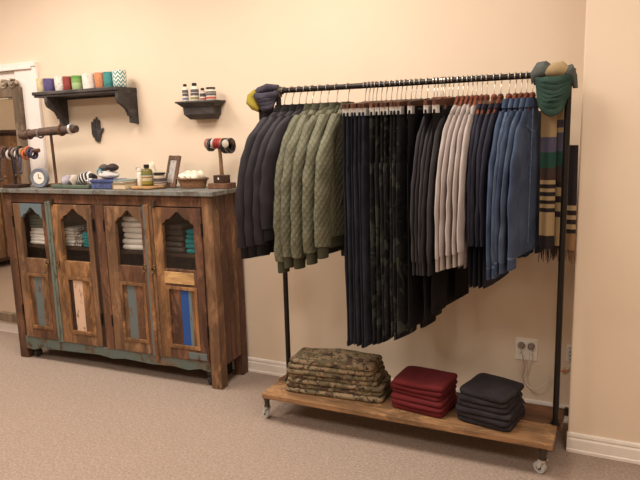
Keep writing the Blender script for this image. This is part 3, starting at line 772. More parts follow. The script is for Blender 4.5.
s2 = tag(empty('bunched_scarf', (-.17, RY, 1.5)), 'mustard and charcoal scarf bunched over the left end of the rail', 'scarf')
def sq(mb, nm, mt, **k): return sp(mb, nm, mt, 1.5, s2, -.195, **k)
mb = MB()
for i in range(4): mb.tube(ucurve(-.215+.012*i, -.10-.004*i, 1.61, .02+.017*i, RY-.02, .03), [.013+.009*math.sin(PI*j/18) for j in range(19)], 10)
mb.noise((.006, .006, .006), (22, 22, 22), 8); sq(mb, 'knot', M['sc_navy'])
mb = MB().tube([(-.245, RY-.01, 1.59), (-.20, RY-.012, 1.625), (-.15, RY-.012, 1.634), (-.10, RY-.006, 1.632)], [.012, .02, .022, .014], 12); mb.noise((.008, .008, .008), (25, 25, 25), 9); sq(mb, 'wrap', M['sc_navy'])
mb = MB().tube([(-.215, RY-.022, 1.622), (-.238, RY-.022, 1.60), (-.240, RY-.022, 1.572), (-.222, RY-.024, 1.55), (-.20, RY-.024, 1.535)], [.012, .022, .025, .022, .012], 14); mb.noise((.006, .006, .006), (25, 25, 25), 11); sq(mb, 'wrap', M['sc_must'])
sq(sheet(-.218, -.14, 1.57, 1.03, RY+.01, 2.4, .008, .006, taper=-.0), 'tail', M['sc_navy'])
o = sq(fringe(-.218, -.14, 1.03, RY+.01, 12, 7), 'fringe', M['sc_navy']); o['kind'] = 'stuff'

# ---------------------------------------------------------------- folded stacks on the plank
def camobump(x, y):
    return .030*math.exp(-((x+.0)**2/.008+(y-.02)**2/.006))+.014*math.exp(-((x-.09)**2/.004+(y-.01)**2/.008))+.006*noise.noise(Vector((x*22, y*22, 4)))
N = 7
for i in range(N):
    random.seed(300+i)
    w = .515-.010*i-(.02 if i > 4 else 0); d = .215-.004*i
    o = folded('folded_trousers', w, d, .0235, 1, 300+i, M['camo'], (.212+random.uniform(-.008, .008)-.002*i, -.392+random.uniform(-.004, .006), ZP+.001+i*.0238), R(5.5+random.uniform(-1.5, 1.5)), camobump if i == N-1 else None)
    tag(o, 'folded green camouflage trousers on the plank, %s of the pile' % upn(i, N), 'folded trousers', 'camouflage trousers pile on the plank')
def mound(x, y): return .012*math.exp(-((x)**2/.006+(y-.03)**2/.006))+.004*noise.noise(Vector((x*20, y*20, 9)))
for i in range(6):
    random.seed(330+i)
    o = folded('folded_trousers', .262+random.uniform(-.012, .004), .215, .0235, 1, 330+i, M['red'], (.650+random.uniform(-.006, .006), -.408+random.uniform(-.004, .004), ZP+.001+i*.0238), R(-8+random.uniform(-2.5, 2.5)), (lambda x, y: mound(x, y)*.5) if i == 5 else None)
    tag(o, 'folded brick red trousers on the plank, %s of the pile' % upn(i, 6), 'folded trousers', 'red trousers pile on the plank')
for i in range(6):
    random.seed(350+i)
    o = folded('folded_trousers', .245+random.uniform(-.012, .006)-(.016 if i > 3 else 0), .235, .0245, 1, 350+i, M['foldblack'], (.955+random.uniform(-.007, .007), -.418+random.uniform(-.004, .004), ZP+.001+i*.0248), R(-11+random.uniform(-4, 4)), mound if i == 5 else None)
    if i == 5: MB().tube([(.085, .03, .012), (.118, .02, .010), (.136, .012, -.012), (.150, .01, -.022)], .0035, 7).build('drawcord', M['black'], o)
    tag(o, 'folded black denim trousers on the plank, %s of the pile' % upn(i, 6), 'folded trousers', 'black trousers pile on the plank')

# ---------------------------------------------------------------- wall shelves
s1 = tag(empty('wall_shelf', (-1.62, 0, 1.706)), 'long charcoal wooden wall shelf with scrolled brackets holding coloured candle glasses', 'shelf')
MB().box(-.36, .345, -.175, 0, -.008, .012).box(-.352, .345, -.167, 0, -.022, -.008).build('shelf_board', M['w_shelf'], s1, smooth=False, bevel=.003)
MB().box(-.30, .33, -.010, 0, -.034, -.022).build('back_rail', M['w_shelf'], s1, smooth=False, bevel=.002)
br = [(0, -.022), (-.166, -.022), (-.166, -.056), (-.158, -.080), (-.128, -.098), (-.098, -.115), (-.082, -.140), (-.076, -.158), (-.062, -.158), (-.062, -.198), (0, -.205)]
for x in (-.265, .322): MB().prism(br, x, x+.023, 'X').build('bracket', M['w_shelf'], s1, smooth=False, bevel=.002)

def jar(x, y, z, r, h, mat, name, label, cat, group=None, kind='candle', extra=None):
    o = empty(name, (x, y, z)); tag(o, label, cat, group)
    MB().lathe((0, 0, 0), [(.001, 0), (r*.86, 0), (r*.95, .004), (r, h*.5), (r*1.02, h), (r*.93, h), (r*.9, h*.82), (.001, h*.8)], 24).build('glass_cup', mat, o)
    if extra: extra(o, r, h)
    return o
def wick(o, r, h):
    MB().lathe((0, 0, h*.8), [(.001, 0), (r*.88, 0), (r*.88, .003), (.001, .004)], 18).build('wax', M['wax'], o)
    MB().tube([(0, 0, h*.8), (.001, 0, h*.8+.011)], .001, 5).build('wick', M['black'], o)
M['wax'] = plain('cream wax', (236, 226, 204), .5, var=.04)
zs = 1.7185
def glassc(name, c, var=.15): return plain(name, c, .25, var=var, scale=60, spec=.6)
t = NT('white and teal chevron'); x, y, z = t.xyz()
an = t.math('ARCTAN2', y, x)
tri = t.math('ABSOLUTE', t.math('SUBTRACT', t.math('FRACT', t.math('MULTIPLY', an, 9/(2*PI))), .5))
zz = t.math('FRACT', t.math('ADD', t.math('MULTIPLY', z, 42), t.math('MULTIPLY', tri, 1.6)))
t.color(t.ramp(zz, [(0, (240, 236, 228)), (.55, (36, 140, 140))], True)); M['chev'] = t.fin(.35)
t = NT('white ceramic with grey sketch lines'); nn = t.noise(45, 5, dist=1.5)
t.color(t.ramp(nn, [(0, (238, 230, 220)), (.47, (150, 128, 120)), (.50, (238, 230, 220)), (.56, (186, 168, 160)), (.58, (238, 230, 220))], True)); M['sketch'] = t.fin(.35)
cs = [(-1.982, .029, .088, glassc('cream cup', (222, 206, 164)), 'cream coloured candle cup at the left end of the long shelf'),
      (-1.909, .037, .085, glassc('violet glass', (98, 88, 138)), 'violet candle glass between cream and white cups on the long shelf'),
      (-1.812, .036, .092, M['sketch'], 'white cup with reddish sketch lines between violet and dark red glasses'),
      (-1.746, .031, .088, glassc('dark red glass', (152, 70, 66)), 'dark red candle glass left of the green one'),
      (-1.665, .036, .088, bands('green glass with paler base', [(0, (170, 192, 140)), (.5, (128, 162, 98)), (.78, (98, 150, 76))], 0, .088, rough=.3), 'green candle glass beside the dark red one'),
      (-1.564, .043, .093, M['sketch'], 'wide white candle cup with sketched drawing between green and orange glasses'),
      (-1.474, .034, .094, glassc('orange glass', (220, 146, 104)), 'orange candle glass beside the teal one'),
      (-1.405, .033, .094, glassc('teal glass', (72, 150, 148)), 'plain teal candle glass between orange and chevron cups'),
      (-1.322, .041, .098, M['chev'], 'tall white cup with teal chevrons at the right end of the long shelf')]
for x, r, h, mt, lb in cs: jar(x, -.09, zs, r, h, mt, 'candle_cup', lb, 'candle', 'candle cups on the long shelf', extra=wick)

s2_ = tag(empty('wall_ledge', (-.768, 0, 1.6)), 'small charcoal wall ledge with moulded front holding four bottles', 'shelf')
def ledge(mb, z0, z1, a0, b0, a1, b1): # frustum: half width a, depth b
    mb.add([(-a0, 0, z0), (a0, 0, z0), (a0, -b0, z0), (-a0, -b0, z0), (-a1, 0, z1), (a1, 0, z1), (a1, -b1, z1), (-a1, -b1, z1)], [(3, 2, 1, 0), (4, 5, 6, 7), (0, 1, 5, 4), (1, 2, 6, 5), (2, 3, 7, 6), (3, 0, 4, 7)])
mb = MB(); ledge(mb, .004, .014, .138, .112, .138, .112); ledge(mb, -.018, .004, .106, .086, .132, .108); mb.build('top_board', M['w_shelf'], s2_, smooth=False, bevel=.002)
mb = MB(); ledge(mb, -.060, -.018, .103, .080, .105, .084); ledge(mb, -.088, -.060, .080, .052, .103, .080); mb.build('ledge_body', M['w_shelf'], s2_, smooth=False, bevel=.002)

M['label_w'] = plain('white label', (232, 224, 210), .6, var=.02)
def labelbands(name, seq, h):
    st = []; z = 0
    for w, c in seq: st.append((z, c)); z += w
    return bands(name, st, 0, h, rough=.5)
WH = (228, 218, 202); GR = (96, 90, 92)
def bottle(x, y, z, r, h, neck, body, cap, label, cat='bottle', group=None, lab=None, name='bottle', capr=.6):
    o = tag(empty(name, (x, y, z)), label, cat, group)
    hb = h-neck
    MB().lathe((0, 0, 0), [(.001, 0), (r*.92, 0), (r, .004), (r, hb*.86), (r*.8, hb*.95), (r*capr*.8, hb), (r*capr*.8, hb+neck*.3), (.001, hb+neck*.3)], 22).build('bottle_body', body, o)
    MB().lathe((0, 0, hb+neck*.2), [(.001, 0), (r*capr, 0), (r*capr, neck*.8), (r*capr*.9, neck*.84), (.001, neck*.84)], 20).build('cap', cap, o)
    if lab: MB().lathe((0, 0, 0), [(r*1.0, hb*.12), (r*1.025, hb*.12), (r*1.025, hb*.82), (r*1.0, hb*.82)], 22).build('paper_label', lab, o)
    return o
frost = plain('frosted white bottle', (226, 216, 200), .35, var=.04)
z2 = 1.6145
bottle(-.866, -.06, z2, .017, .098, .016, frost, M['black'], 'tall white bottle with black cap, leftmost on the small ledge', group='bottles on the small ledge', lab=labelbands('label a', [(.12, WH), (.14, (100, 120, 160)), (.1, WH), (.2, GR), (.03, WH), (.2, GR), (.04, WH), (.12, GR), (.2, WH)], .082))
bottle(-.800, -.06, z2, .023, .100, .018, frost, M['black'], 'widest tall white bottle with black cap, second on the small ledge', group='bottles on the small ledge', lab=labelbands('label b', [(.12, WH), (.16, (150, 140, 100)), (.08, WH), (.2, GR), (.03, WH), (.2, GR), (.04, WH), (.12, GR), (.2, WH)], .082))
bottle(-.745, -.06, z2, .016, .070, .014, plain('pinkish bottle', (196, 172, 160), .35), M['black'], 'smallest bottle, with a dark label, between tall bottle and squat jar', group='bottles on the small ledge', lab=labelbands('label c', [(.12, WH), (.14, (170, 90, 90)), (.12, WH), (.34, (84, 76, 80)), (.3, WH)], .056))
bottle(-.688, -.06, z2, .028, .071, .010, frost, M['black'], 'squat white jar with wide black lid at the right of the small ledge', 'jar', 'bottles on the small ledge', labelbands('label d', [(.1, WH), (.22, (190, 100, 90)), (.08, WH), (.22, GR), (.03, WH), (.14, GR), (.3, WH)], .061), 'jar', .95)

# hand shaped wall plaque
hp = tag(empty('hand_plaque', (-1.616, 0, 1.40)), 'dark carved wooden hand plaque hanging on the wall below the long shelf', 'wall decoration')
palm = [(-.020, .0), (.012, -.002), (.018, .008), (.018, .016), (.027, .030), (.029, .055), (.027, .080), (-.047, .080), (-.047, .05), (-.040, .030), (-.024, .016)]
MB().prism(palm, -.014, -.001).build('palm', M['w_shelf'], hp, smooth=False, bevel=.004)
for x, w, z, nm in ((-.0395, .0078, .126, 'finger'), (-.0205, .0080, .143, 'finger'), (-.0010, .0082, .155, 'finger'), (.0190, .0080, .138, 'finger')):
    MB().lathe((x, -.008, .07), [(.001, 0), (w, 0), (w*.98, (z-.07)*.8), (w*.6, (z-.07)*.96), (.001, z-.07)], 10).build(nm, M['w_shelf'], hp)
MB().tube([(.020, -.008, .045), (.036, -.008, .064), (.046, -.008, .076), (.051, -.008, .084)], [.009, .009, .008, .004], 8).build('thumb', M['w_shelf'], hp)

# ---------------------------------------------------------------- mirror
mr = tag(empty('carved_mirror', (-2.62, -.035, .09)), 'tall antique mirror with brown carved frame standing behind the cabinet at left', 'mirror')
mw, mh = .385, 1.675
mr.location.z = .10
fr_ = MB(); fw = .066
fr_.box(-mw, -mw+fw, -.02, .01, 0, mh).box(mw-fw, mw, -.02, .01, 0, mh).box(-mw+fw, mw-fw, -.02, .01, 0, fw).box(-mw+fw, mw-fw, -.02, .01, mh-fw, mh)
fr_.build('frame', M['w_mirror'], mr, smooth=False, bevel=.006)
MB().box(-mw+fw, -mw+fw+.012, -.014, .008, fw, mh-fw).box(mw-fw-.012, mw-fw, -.014, .008, fw, mh-fw).box(-mw+fw, mw-fw, -.014, .008, mh-fw-.012, mh-fw).build('inner_bead', M['w_carve'], mr, smooth=False, bevel=.002)
MB().box(-mw+fw, mw-fw, .0, .004, fw, mh-fw).build('mirror_glass', M['mirror'], mr, smooth=False)
cv = MB(); random.seed(4)
cv.box(-mw+.02, mw-.02, -.016, .008, mh-.004, mh+.022)
for i in range(9):
    x = -mw+.045+i*(2*mw-.105)/8; cv.torus((x, -.018, mh+.022), .024, .009, 'Y', 14, 6); cv.sphere((x, -.02, mh+.022), .012)
    cv.sphere((x+.04, -.018, mh+.042-.004*abs(i-4)), .018)
    cv.tube([(x-.02, -.022, mh+.0), (x, -.028, mh+.05), (x+.03, -.022, mh+.045), (x+.035, -.022, mh+.02)], [.006, .009, .008, .004], 7)
cv.build('carved_crest', M['w_carve'], mr)

# ---------------------------------------------------------------- things on the cabinet
ZT = CHT+.0008
def T(x, y, z=0): return (x, y, ZT+z)
# tall T bar stand
st = tag(empty('bracelet_stand', T(-1.832, -.18)), 'tall wooden T bar stand with a thick driftwood bar wrapped in bracelets', 'stand')
MB().box(-.05, .05, -.05, .05, 0, .018).build('base', M['w_stand'], st, smooth=False, bevel=.002)
MB().tube([(0, 0, .018), (-.004, 0, .18), (-.008, 0, .345)], .009, 8).build('pole', M['w_stand'], st)
mb = MB().tube([(-.262, -.02, .328), (-.22, -.01, .332), (-.12, 0, .342), (-.02, 0, .348), (.085, 0, .352), (.215, 0, .357)], [.022, .026, .025, .027, .026, .022], 14); mb.noise((.004, .004, .004), (18, 30, 30), 3); mb.build('bar', M['w_log'], st)
def ring(x, y, z, r, w, mat, label, group, axis='X', name='bracelet', cat='bracelet'):
    o = MB().torus((0, 0, 0), r, w, axis, 22, 8).build(name, mat, None, (x, y, z)); return tag(o, label, cat, group)
bc = {'silver': M['chrome'], 'leather': plain('brown leather', (96, 66, 52), .5), 'black': plain('black bead', (42, 38, 42), .35), 'copper': plain('copper bead', (196, 104, 62), .4), 'white': plain('pale bead', (212, 200, 190), .4), 'red': plain('red bead', (160, 50, 48), .4), 'navy': plain('navy cord bead', (60, 60, 84), .5), 'tan': plain('tan bead', (176, 132, 92), .5), 'grey': plain('grey bead', (126, 118, 116), .4)}
for i, (dx, c, r, w, lb) in enumerate(((-.24, 'leather', .027, .007, 'dark brown leather bracelet at the left tip of the driftwood bar'), (-.19, 'leather', .028, .006, 'brown leather bracelet left of the middle of the driftwood bar'), (-.10, 'grey', .028, .006, 'grey cord bracelet on the middle of the driftwood bar'), (.09, 'leather', .030, .008, 'brown leather bracelet right of the pole on the driftwood bar'), (.175, 'silver', .027, .008, 'silver bracelet near the right tip of the driftwood bar'))):
    ring(-1.832+dx, -.18+(-.02 if dx < -.25 else -.006 if dx < -.15 else 0), ZT+.342+.05*dx+(.006 if dx > 0 else 0), r, w, bc[c], lb, 'bracelets on the driftwood bar')
# low T bar stand at the left end
lo = tag(empty('bracelet_stand', T(-2.06, -.30)), 'lower wooden T bar stand crowded with coloured bracelets at the left end', 'stand')
MB().box(-.06, .075, -.05, .05, 0, .022).build('base', M['w_dark'], lo, smooth=False, bevel=.002)
MB().tube([(0, 0, .022), (0, 0, .225)], .011, 8).build('pole', M['w_dark'], lo)
MB().tube([(-.15, 0, .228), (.24, 0, .232)], .013, 10).build('bar', M['w_stand'], lo)
seq = ['white', 'black', 'grey', 'leather', 'black', 'white', 'leather', 'grey', 'white', 'black', 'tan', 'copper', 'copper', 'navy', 'navy']
for i, c in enumerate(seq):
    dx = -.135+i*.0235; random.seed(i)
    lbl = {'white': 'pale beaded', 'black': 'black beaded', 'grey': 'grey beaded', 'leather': 'brown leather', 'tan': 'tan beaded', 'copper': 'copper coloured', 'navy': 'navy cord'}[c]
    k = seq[:i].count(c); n = seq.count(c)
    ring(-2.06+dx, -.30, ZT+.229-.010*(i % 3), .024+.003*(i % 2), .0075, bc[c], '%s bracelet on the lower T bar, %s of its colour' % (lbl, ordn(k, n) if n > 1 else 'the only one'), 'bracelets on the lower bar')
# beaded necklaces hanging under the low bar
for i, (dx, c, dr) in enumerate(((-.10, 'black', .15), (-.055, 'leather', .13), (.045, 'black', .12), (.09, 'navy', .10))):
    mb = MB()
    for sx in (-1, 1):
        for q in range(14):
            f = q/13; mb.sphere((sx*.012*math.sin(PI*(.5-.5*f)) if f < 1 else 0, -.018*1, .0-dr*f), .0052, n=7)
    mb.sphere((0, -.018, -dr-.008), .010, n=8)
    o = mb.build('necklace', bc[c], None, (-2.06+dx, -.30-.006, ZT+.205)); tag(o, '%s necklace hanging from the lower T bar, %s of the four' % ({'black': 'black beaded', 'leather': 'brown beaded', 'navy': 'navy beaded'}[c], ordn(i, 4)), 'necklace', 'necklaces on the lower bar')
# small round clock
ck = tag(empty('round_clock', T(-1.855, -.285), R(14)), 'small round clock with grey blue rim and white face on the cabinet top', 'clock')
rw = .062
MB().lathe((0, 0, rw), [(.001, .008), (rw, .008), (rw, -.006), (rw*.93, -.012), (rw*.62, -.008), (.001, -.008)], 32, axis='Y').build('rim', plain('grey blue enamel', (126, 130, 140), .4), ck)
MB().lathe((0, -.0085, rw), [(.001, 0), (rw*.6, 0), (rw*.6, -.002), (.001, -.002)], 28, axis='Y').build('face', M['label_w'], ck)
MB().box(-.0015, .0015, -.0125, -.011, rw-.002, rw+.026).box(0, .018, -.0125, -.011, rw-.0015, rw+.0015).build('clock_hands', M['black'], ck, smooth=False)
# green tray with trinkets
ty = tag(empty('tray', T(-1.59, -.225)), 'shallow grey green tray holding cloth trinkets on the cabinet top', 'tray')
MB().box(-.14, .14, -.07, .07, 0, .006).box(-.155, -.135, -.08, .08, .003, .022).box(.135, .155, -.08, .08, .003, .022).box(-.14, .14, -.08, -.066, .003, .022).box(-.14, .14, .066, .08, .003, .022).build('tray_body', plain('grey green enamel', (96, 108, 92), .45), ty, smooth=False, bevel=.003)
def lump(name, x, y, z, sx, sy, sz, mat, label, cat, seed, amp=.012, rz=0):
    mb = MB(); rings = []
    for i in range(13):
        f = i/12; r = max(.02, math.sin(PI*(.06+.9*f))**.6); zz = sz*f
        rings.append([(sx*r*math.cos(2*PI*k/26), sy*r*math.sin(2*PI*k/26), zz) for k in range(26)])
    mb.loft(rings); mb.noise((amp, amp, amp*.25), (30, 30, 30), seed)
    mb.v = [(a, b, max(0, c)) for a, b, c in mb.v]
    return tag(mb.build(name, mat, None, (x, y, z), (0, 0, rz)), label, cat)
lump('cloth_pouch', -1.678, -.225, ZT+.0068, .034, .045, .068, fabric('pale lavender cloth', (190, 184, 192), (150, 142, 152)), 'pale lavender cloth pouch at the left of the tray', 'pouch', 3)
lump('cloth_pouch', -1.622, -.225, ZT+.0068, .022, .035, .072, fabric('cream cloth', (214, 204, 190), (176, 164, 150)), 'cream cloth pouch standing between lavender pouch and striped cloth', 'pouch', 4)
o = MB(); 
o.tube([(-.05, 0, .036), (-.02, 0, .044), (.02, 0, .046), (.055, 0, .040)], [.034, .044, .046, .034], 18); o.noise((.006, .006, .006), (30, 30, 30), 6); o.v = [(a, b, max(0, c)) for a, b, c in o.v]
tag(o.build('rolled_scarf', M['stripe'], None, (-1.532, -.215, ZT+.0068)), 'rolled black cloth with white stripes in the green tray', 'rolled cloth')
lump('patterned_cloth', -1.468, -.252, ZT+.0068, .030, .022, .052, M['pattern'], 'crumpled black and white patterned cloth at the right of the tray', 'cloth', 8)
# blue box and book
bx = tag(empty('blue_box', T(-1.335, -.235), R(-2)), 'blue glazed box beside the green tray with white cloth on its lid', 'box')
MB().box(-.085, .085, -.06, .06, 0, .036).build('box_body', plain('blue glaze', (92, 104, 150), .3, var=.3, scale=40), bx, smooth=False, bevel=.005)
MB().box(-.09, .09, -.064, .064, .0365, .055).build('box_lid', plain('blue patterned glaze', (80, 94, 148), .3, var=.4, scale=60), bx, smooth=False, bevel=.004)
bk = tag(empty('closed_book', T(-1.196, -.235), R(3)), 'tan book lying flat under a thin teal book beside the blue box', 'book')
MB().box(-.05, .042, -.07, .07, .0, .004).box(-.05, .042, -.07, .07, .032, .036).box(-.05, -.046, -.07, .07, .004, .032).build('book_cover', plain('tan book cloth', (170, 138, 104), .6), bk, smooth=False, bevel=.001)
MB().box(-.046, .038, -.066, .066, .0043, .0317).build('book_pages', plain('cream pages', (214, 196, 166), .8), bk, smooth=False)
b3 = tag(empty('closed_book', (-1.200, -.235, ZT+.0368), R(-4)), 'thin teal covered book on top of the tan book', 'book')
MB().box(-.05, .038, -.065, .065, 0, .003).box(-.05, .038, -.065, .065, .013, .016).box(-.05, -.047, -.065, .065, .003, .013).build('book_cover', plain('pale teal cover', (128, 156, 154), .5), b3, smooth=False, bevel=.001)
MB().box(-.047, .035, -.062, .062, .0032, .0128).build('book_pages', plain('book pages', (216, 200, 176), .8), b3, smooth=False)
zc = ZT+.0556
lump('folded_cloth', -1.330, -.235, zc, .072, .052, .046, fabric('white jersey cloth', (218, 212, 208), (170, 164, 164)), 'crumpled white cloth on the lid of the blue box', 'cloth', 12, .010)
lump('sunglasses_pouch', -1.298, -.235, zc+.0465, .036, .034, .044, fabric('dark brown cloth', (78, 68, 66), (56, 48, 48)), 'dark rounded pouch on top of the white cloth, nearest the books', 'pouch', 14, .008)
lump('cloth_pouch', -1.363, -.235, zc+.0465, .028, .028, .040, fabric('grey dark cloth', (98, 90, 88), (70, 64, 64)), 'grey rounded pouch on the white cloth beside the dark one', 'pouch', 15, .008)
o = ring(-1.368, -.270, zc+.040, .018, .004, plain('turquoise', (40, 150, 190), .4), 'turquoise ring leaning on the grey pouch', None, 'Y', 'turquoise_bangle', 'bangle')
# round board with toiletries
pb = MB().lathe((0, 0, 0), [(.001, 0), (.098, 0), (.105, .005), (.105, .012), (.098, .016), (.001, .015)], 36).build('round_board', wood('light round wood board', (206, 160, 110), (176, 130, 84), 'X'), None, T(-1.060, -.2)); tag(pb, 'pale round wooden board under the toiletry bottles', 'board')
zb = ZT+.0162
o = bottle(-1.110, -.215, zb, .018, .102, .022, frost, M['label_w'], 'slim white bottle with pale pump cap at the left of the round board', name='pump_bottle', capr=.85)
MB().box(-.026, .006, -.006, .006, .094, .106).build('pump_spout', M['plug'], o, bevel=.003)
bottle(-1.058, -.215, zb, .032, .122, .022, plain('olive green soap bottle', (112, 102, 50), .25), M['black'], 'olive green bottle with dark cap and pale label on the round board', lab=labelbands('label e', [(.3, (140, 128, 60)), (.16, (190, 178, 146)), (.06, (150, 104, 70)), (.10, (180, 170, 140)), (.08, (100, 112, 96)), (.3, (128, 118, 54))], .1), name='soap_bottle', capr=.5)
bottle(-.992, -.185, zb, .036, .074, .013, plain('clear salt jar', (196, 176, 152), .25), M['black'], 'squat glass jar with black lid at the right of the round board', 'jar', None, labelbands('label f', [(.2, (190, 170, 146)), (.12, (84, 76, 80)), (.06, (190, 170, 146)), (.32, (84, 76, 80)), (.4, (190, 170, 146))], .061), 'glass_jar', .95)
lump('tissue_bag', -1.075, -.150, zb, .030, .020, .150, fabric('white paper', (236, 226, 206), (214, 200, 176)), 'crumpled white paper bag standing behind the green bottle', 'paper bag', 18, .012)
# leaning photo frame
pf = tag(empty('photo_frame', T(-.950, -.150), R(-24)), 'rustic wooden picture frame leaning back with a grey photo', 'picture frame')
pf.rotation_euler = (R(-15), 0, R(-22))
pf.location.z = ZT+.004
MB().box(-.062, -.04, -.007, .007, 0, .185).box(.04, .062, -.007, .007, 0, .185).box(-.04, .04, -.007, .007, 0, .026).box(-.04, .04, -.007, .007, .159, .185).build('frame', wood('grey brown frame wood', (126, 96, 78), (92, 68, 56)), pf, smooth=False, bevel=.002)
t = NT('faded photo print'); t.color(t.ramp(t.noise(26, 5), [(.35, (108, 104, 104)), (.5, (188, 180, 172)), (.65, (150, 144, 140))])); M['photo'] = t.fin(.4)
MB().box(-.042, .042, -.003, .003, .024, .161).build('photo', M['photo'], pf, smooth=False)
MB().box(-.012, .012, .008, .012, .0, .12).build('easel_leg', M['w_dark'], pf, smooth=False)
# basket of rolled cloths
bs = tag(empty('wicker_basket', T(-.792, -.14)), 'small oval wicker basket filled with white rolls', 'basket')
mb = MB(); rings = []
for r, z in ((.4, .001), (.80, .001), (.84, .006), (.9, .025), (1.0, .05), (1.04, .054), (.97, .055), (.9, .04), (.78, .01), (.4, .008)):
    rings.append([(.098*r*math.cos(2*PI*k/36), .055*r*math.sin(2*PI*k/36), z+(.003*math.sin(k*PI) if z > .05 else 0)) for k in range(36)])
mb.loft(rings)
t = NT('woven wicker'); x, y, z = t.xyz(); an = t.math('ARCTAN2', y, x)
chk = t.math('MULTIPLY', t.math('SINE', t.math('MULTIPLY', an, 26)), t.math('SINE', t.math('MULTIPLY', z, 520)))
t.color(t.ramp(chk, [(.1, (128, 88, 56)), (.6, (176, 128, 86))])); t.bump(chk, .8, .004)
mb.build('basket_bowl', t.fin(.7), bs)
MB().torus((0, 0, .054), .102, .005, 'Z', 36, 8, sq=.58).build('basket_rim', M['w_brown'], bs)
tw = fabric('white towelling', (240, 232, 214), (220, 208, 188))
for i, (dx, dy, rz_, lb) in enumerate(((-.050, .0, 60, 'white cloth roll at the left of the wicker basket'), (-.012, .004, 64, 'white cloth roll in the middle of the wicker basket'), (.036, -.002, 48, 'white cloth roll at the right of the wicker basket'))):
    r = tag(empty('cloth_roll', T(-.792+dx, -.14+dy, .064), R(rz_)), lb, 'rolled cloth', 'white rolls in the basket')
    MB().lathe((-.034, 0, .0), [(.001, -.002), (.023, -.002), (.0265, .004), (.0265, .064), (.023, .07), (.001, .07)], 18, axis='X').build('roll', tw, r); r.rotation_euler = (0, R(-22), R(rz_))
    MB().lathe((-.006, 0, .0), [(.0267, 0), (.0278, 0), (.0278, .02), (.0267, .02)], 18, axis='X').build('paper_band', plain('grey paper band', (216, 204, 180), .6), r)
# right bracelet stand
rs = tag(empty('bracelet_stand', T(-.598, -.13)), 'small wooden T stand on stacked blocks covered with dark and red bracelets', 'stand')
MB().box(-.062, .062, -.050, .050, 0, .030).build('base', M['w_stand'], rs, smooth=False, bevel=.003)
MB().box(-.037, .037, -.03, .03, .0302, .074).build('block', M['w_dark'], rs, smooth=False, bevel=.003)
MB().box(-.006, .002, -.0315, -.0295, .050, .062).build('maker_mark', M['label_w'], rs, smooth=False)
MB().tube([(.002, 0, .074), (0, 0, .16), (-.006, 0, .252)], [.012, .010, .0095], 10).build('pole', wood('pale branch wood', (158, 122, 88), (128, 94, 66)), rs)
MB().tube([(-.085, 0, .250), (.09, 0, .254)], .014, 12).build('bar', M['w_stand'], rs)
seq = [('copper', 'copper coloured'), ('grey', 'grey'), ('black', 'black'), ('white', 'pale'), ('red', 'red'), ('red', 'red'), ('red', 'red'), ('copper', 'copper coloured'), ('black', 'black'), ('black', 'black'), ('grey', 'grey'), ('black', 'black')]
cl = [q[0] for q in seq]
for i, (c, nm) in enumerate(seq):
    dx = -.076+i*.0142; k = cl[:i].count(c); n = cl.count(c); big = i > 7
    rr = .030 if i in (1, 2) else .023 if i < 8 else .036
    o = ring(-.605+dx, -.13, ZT+.252-(rr-.020), rr, .0072 if big else .0068, bc[c], '%s bracelet on the stand beside the basket, %s of its colour' % (nm, ordn(k, n) if n > 1 else 'the only one'), 'bracelets on the right stand')
o = MB().lathe((0, 0, 0), [(.001, 0), (.020, 0), (.022, -.004), (.018, -.007), (.001, -.007)], 22, axis='Y').build('watch_face', plain('pale dial', (196, 186, 170), .3), None, (-.532, -.172, ZT+.248)); tag(o, 'pale round watch face hanging among the black bracelets of the right stand', 'watch')

# ---------------------------------------------------------------- outlets and cords
ou = tag(empty('wall_outlet', (1.048, 0, .345)), 'double ivory wall outlet with two grey plugs behind the rack', 'outlet')
MB().box(-.052, .052, -.006, -.0005, -.056, .056).build('cover_plate', M['plate'], ou, smooth=False, bevel=.002)
for x in (-.023, .023):
    for z in (-.022, .022): MB().box(x-.014, x+.014, -.008, -.005, z-.015, z+.015).box(x-.006, x-.004, -.0084, -.0078, z-.006, z+.006, 1).box(x+.004, x+.006, -.0084, -.0078, z-.006, z+.006, 1).build('socket', [M['plate'], M['black']], ou, smooth=False)
for i, x in enumerate((1.026, 1.072)):
    p = tag(empty('power_plug', (x, -.009, .365)), ('grey plug in the left socket of the double outlet', 'grey plug in the right socket of the double outlet')[i], 'plug', 'plugs in the double outlet')
    MB().lathe((0, 0, 0), [(.001, 0), (.017, 0), (.016, -.014), (.009, -.024), (.001, -.024)], 16, axis='Y').build('plug_body', M['plug'], p)
    if i == 0: path = [(0, -.02, -.004), (.006, -.03, -.03), (.016, -.028, -.075), (.018, -.02, -.11), (.012, -.02, -.16), (.03, -.03, -.19), (.06, -.06, -.205)]
    else: path = [(0, -.02, -.004), (0, -.03, -.04), (-.010, -.026, -.075), (-.014, -.022, -.10), (-.022, -.02, -.15), (-.012, -.03, -.19), (.03, -.05, -.2), (.07, -.04, -.17), (.09, -.025, -.13)]
    # smooth
    q = []
    for a, b, c, d in zip([path[0]]+path[:-2], path[:-1], path[1:], path[2:]+[path[-1]]):
        for s in range(5):
            u = s/5; q.append(tuple(.5*((2*b[j])+(c[j]-a[j])*u+(2*a[j]-5*b[j]+4*c[j]-d[j])*u*u+(3*b[j]-a[j]-3*c[j]+d[j])*u**3) for j in range(3)))
    q.append(path[-1])
    MB().tube(q, .0028, 7).build('cord', (M['cordg'], M['cordw'])[i], p)
    if i == 0: MB().box(.012, .02, -.034, -.026, -.12, -.085).build('cord_tag', plain('pinkish label tag', (226, 176, 150), .5), p, smooth=False, bevel=.001)
ad = tag(empty('power_adapter', (1.249, -.001, .352)), 'small white power adapter on the wall beside the pier', 'adapter')
MB().box(-.018, .014, -.006, 0, -.042, .042).build('cover_plate', M['plate'], ad, smooth=False, bevel=.002)
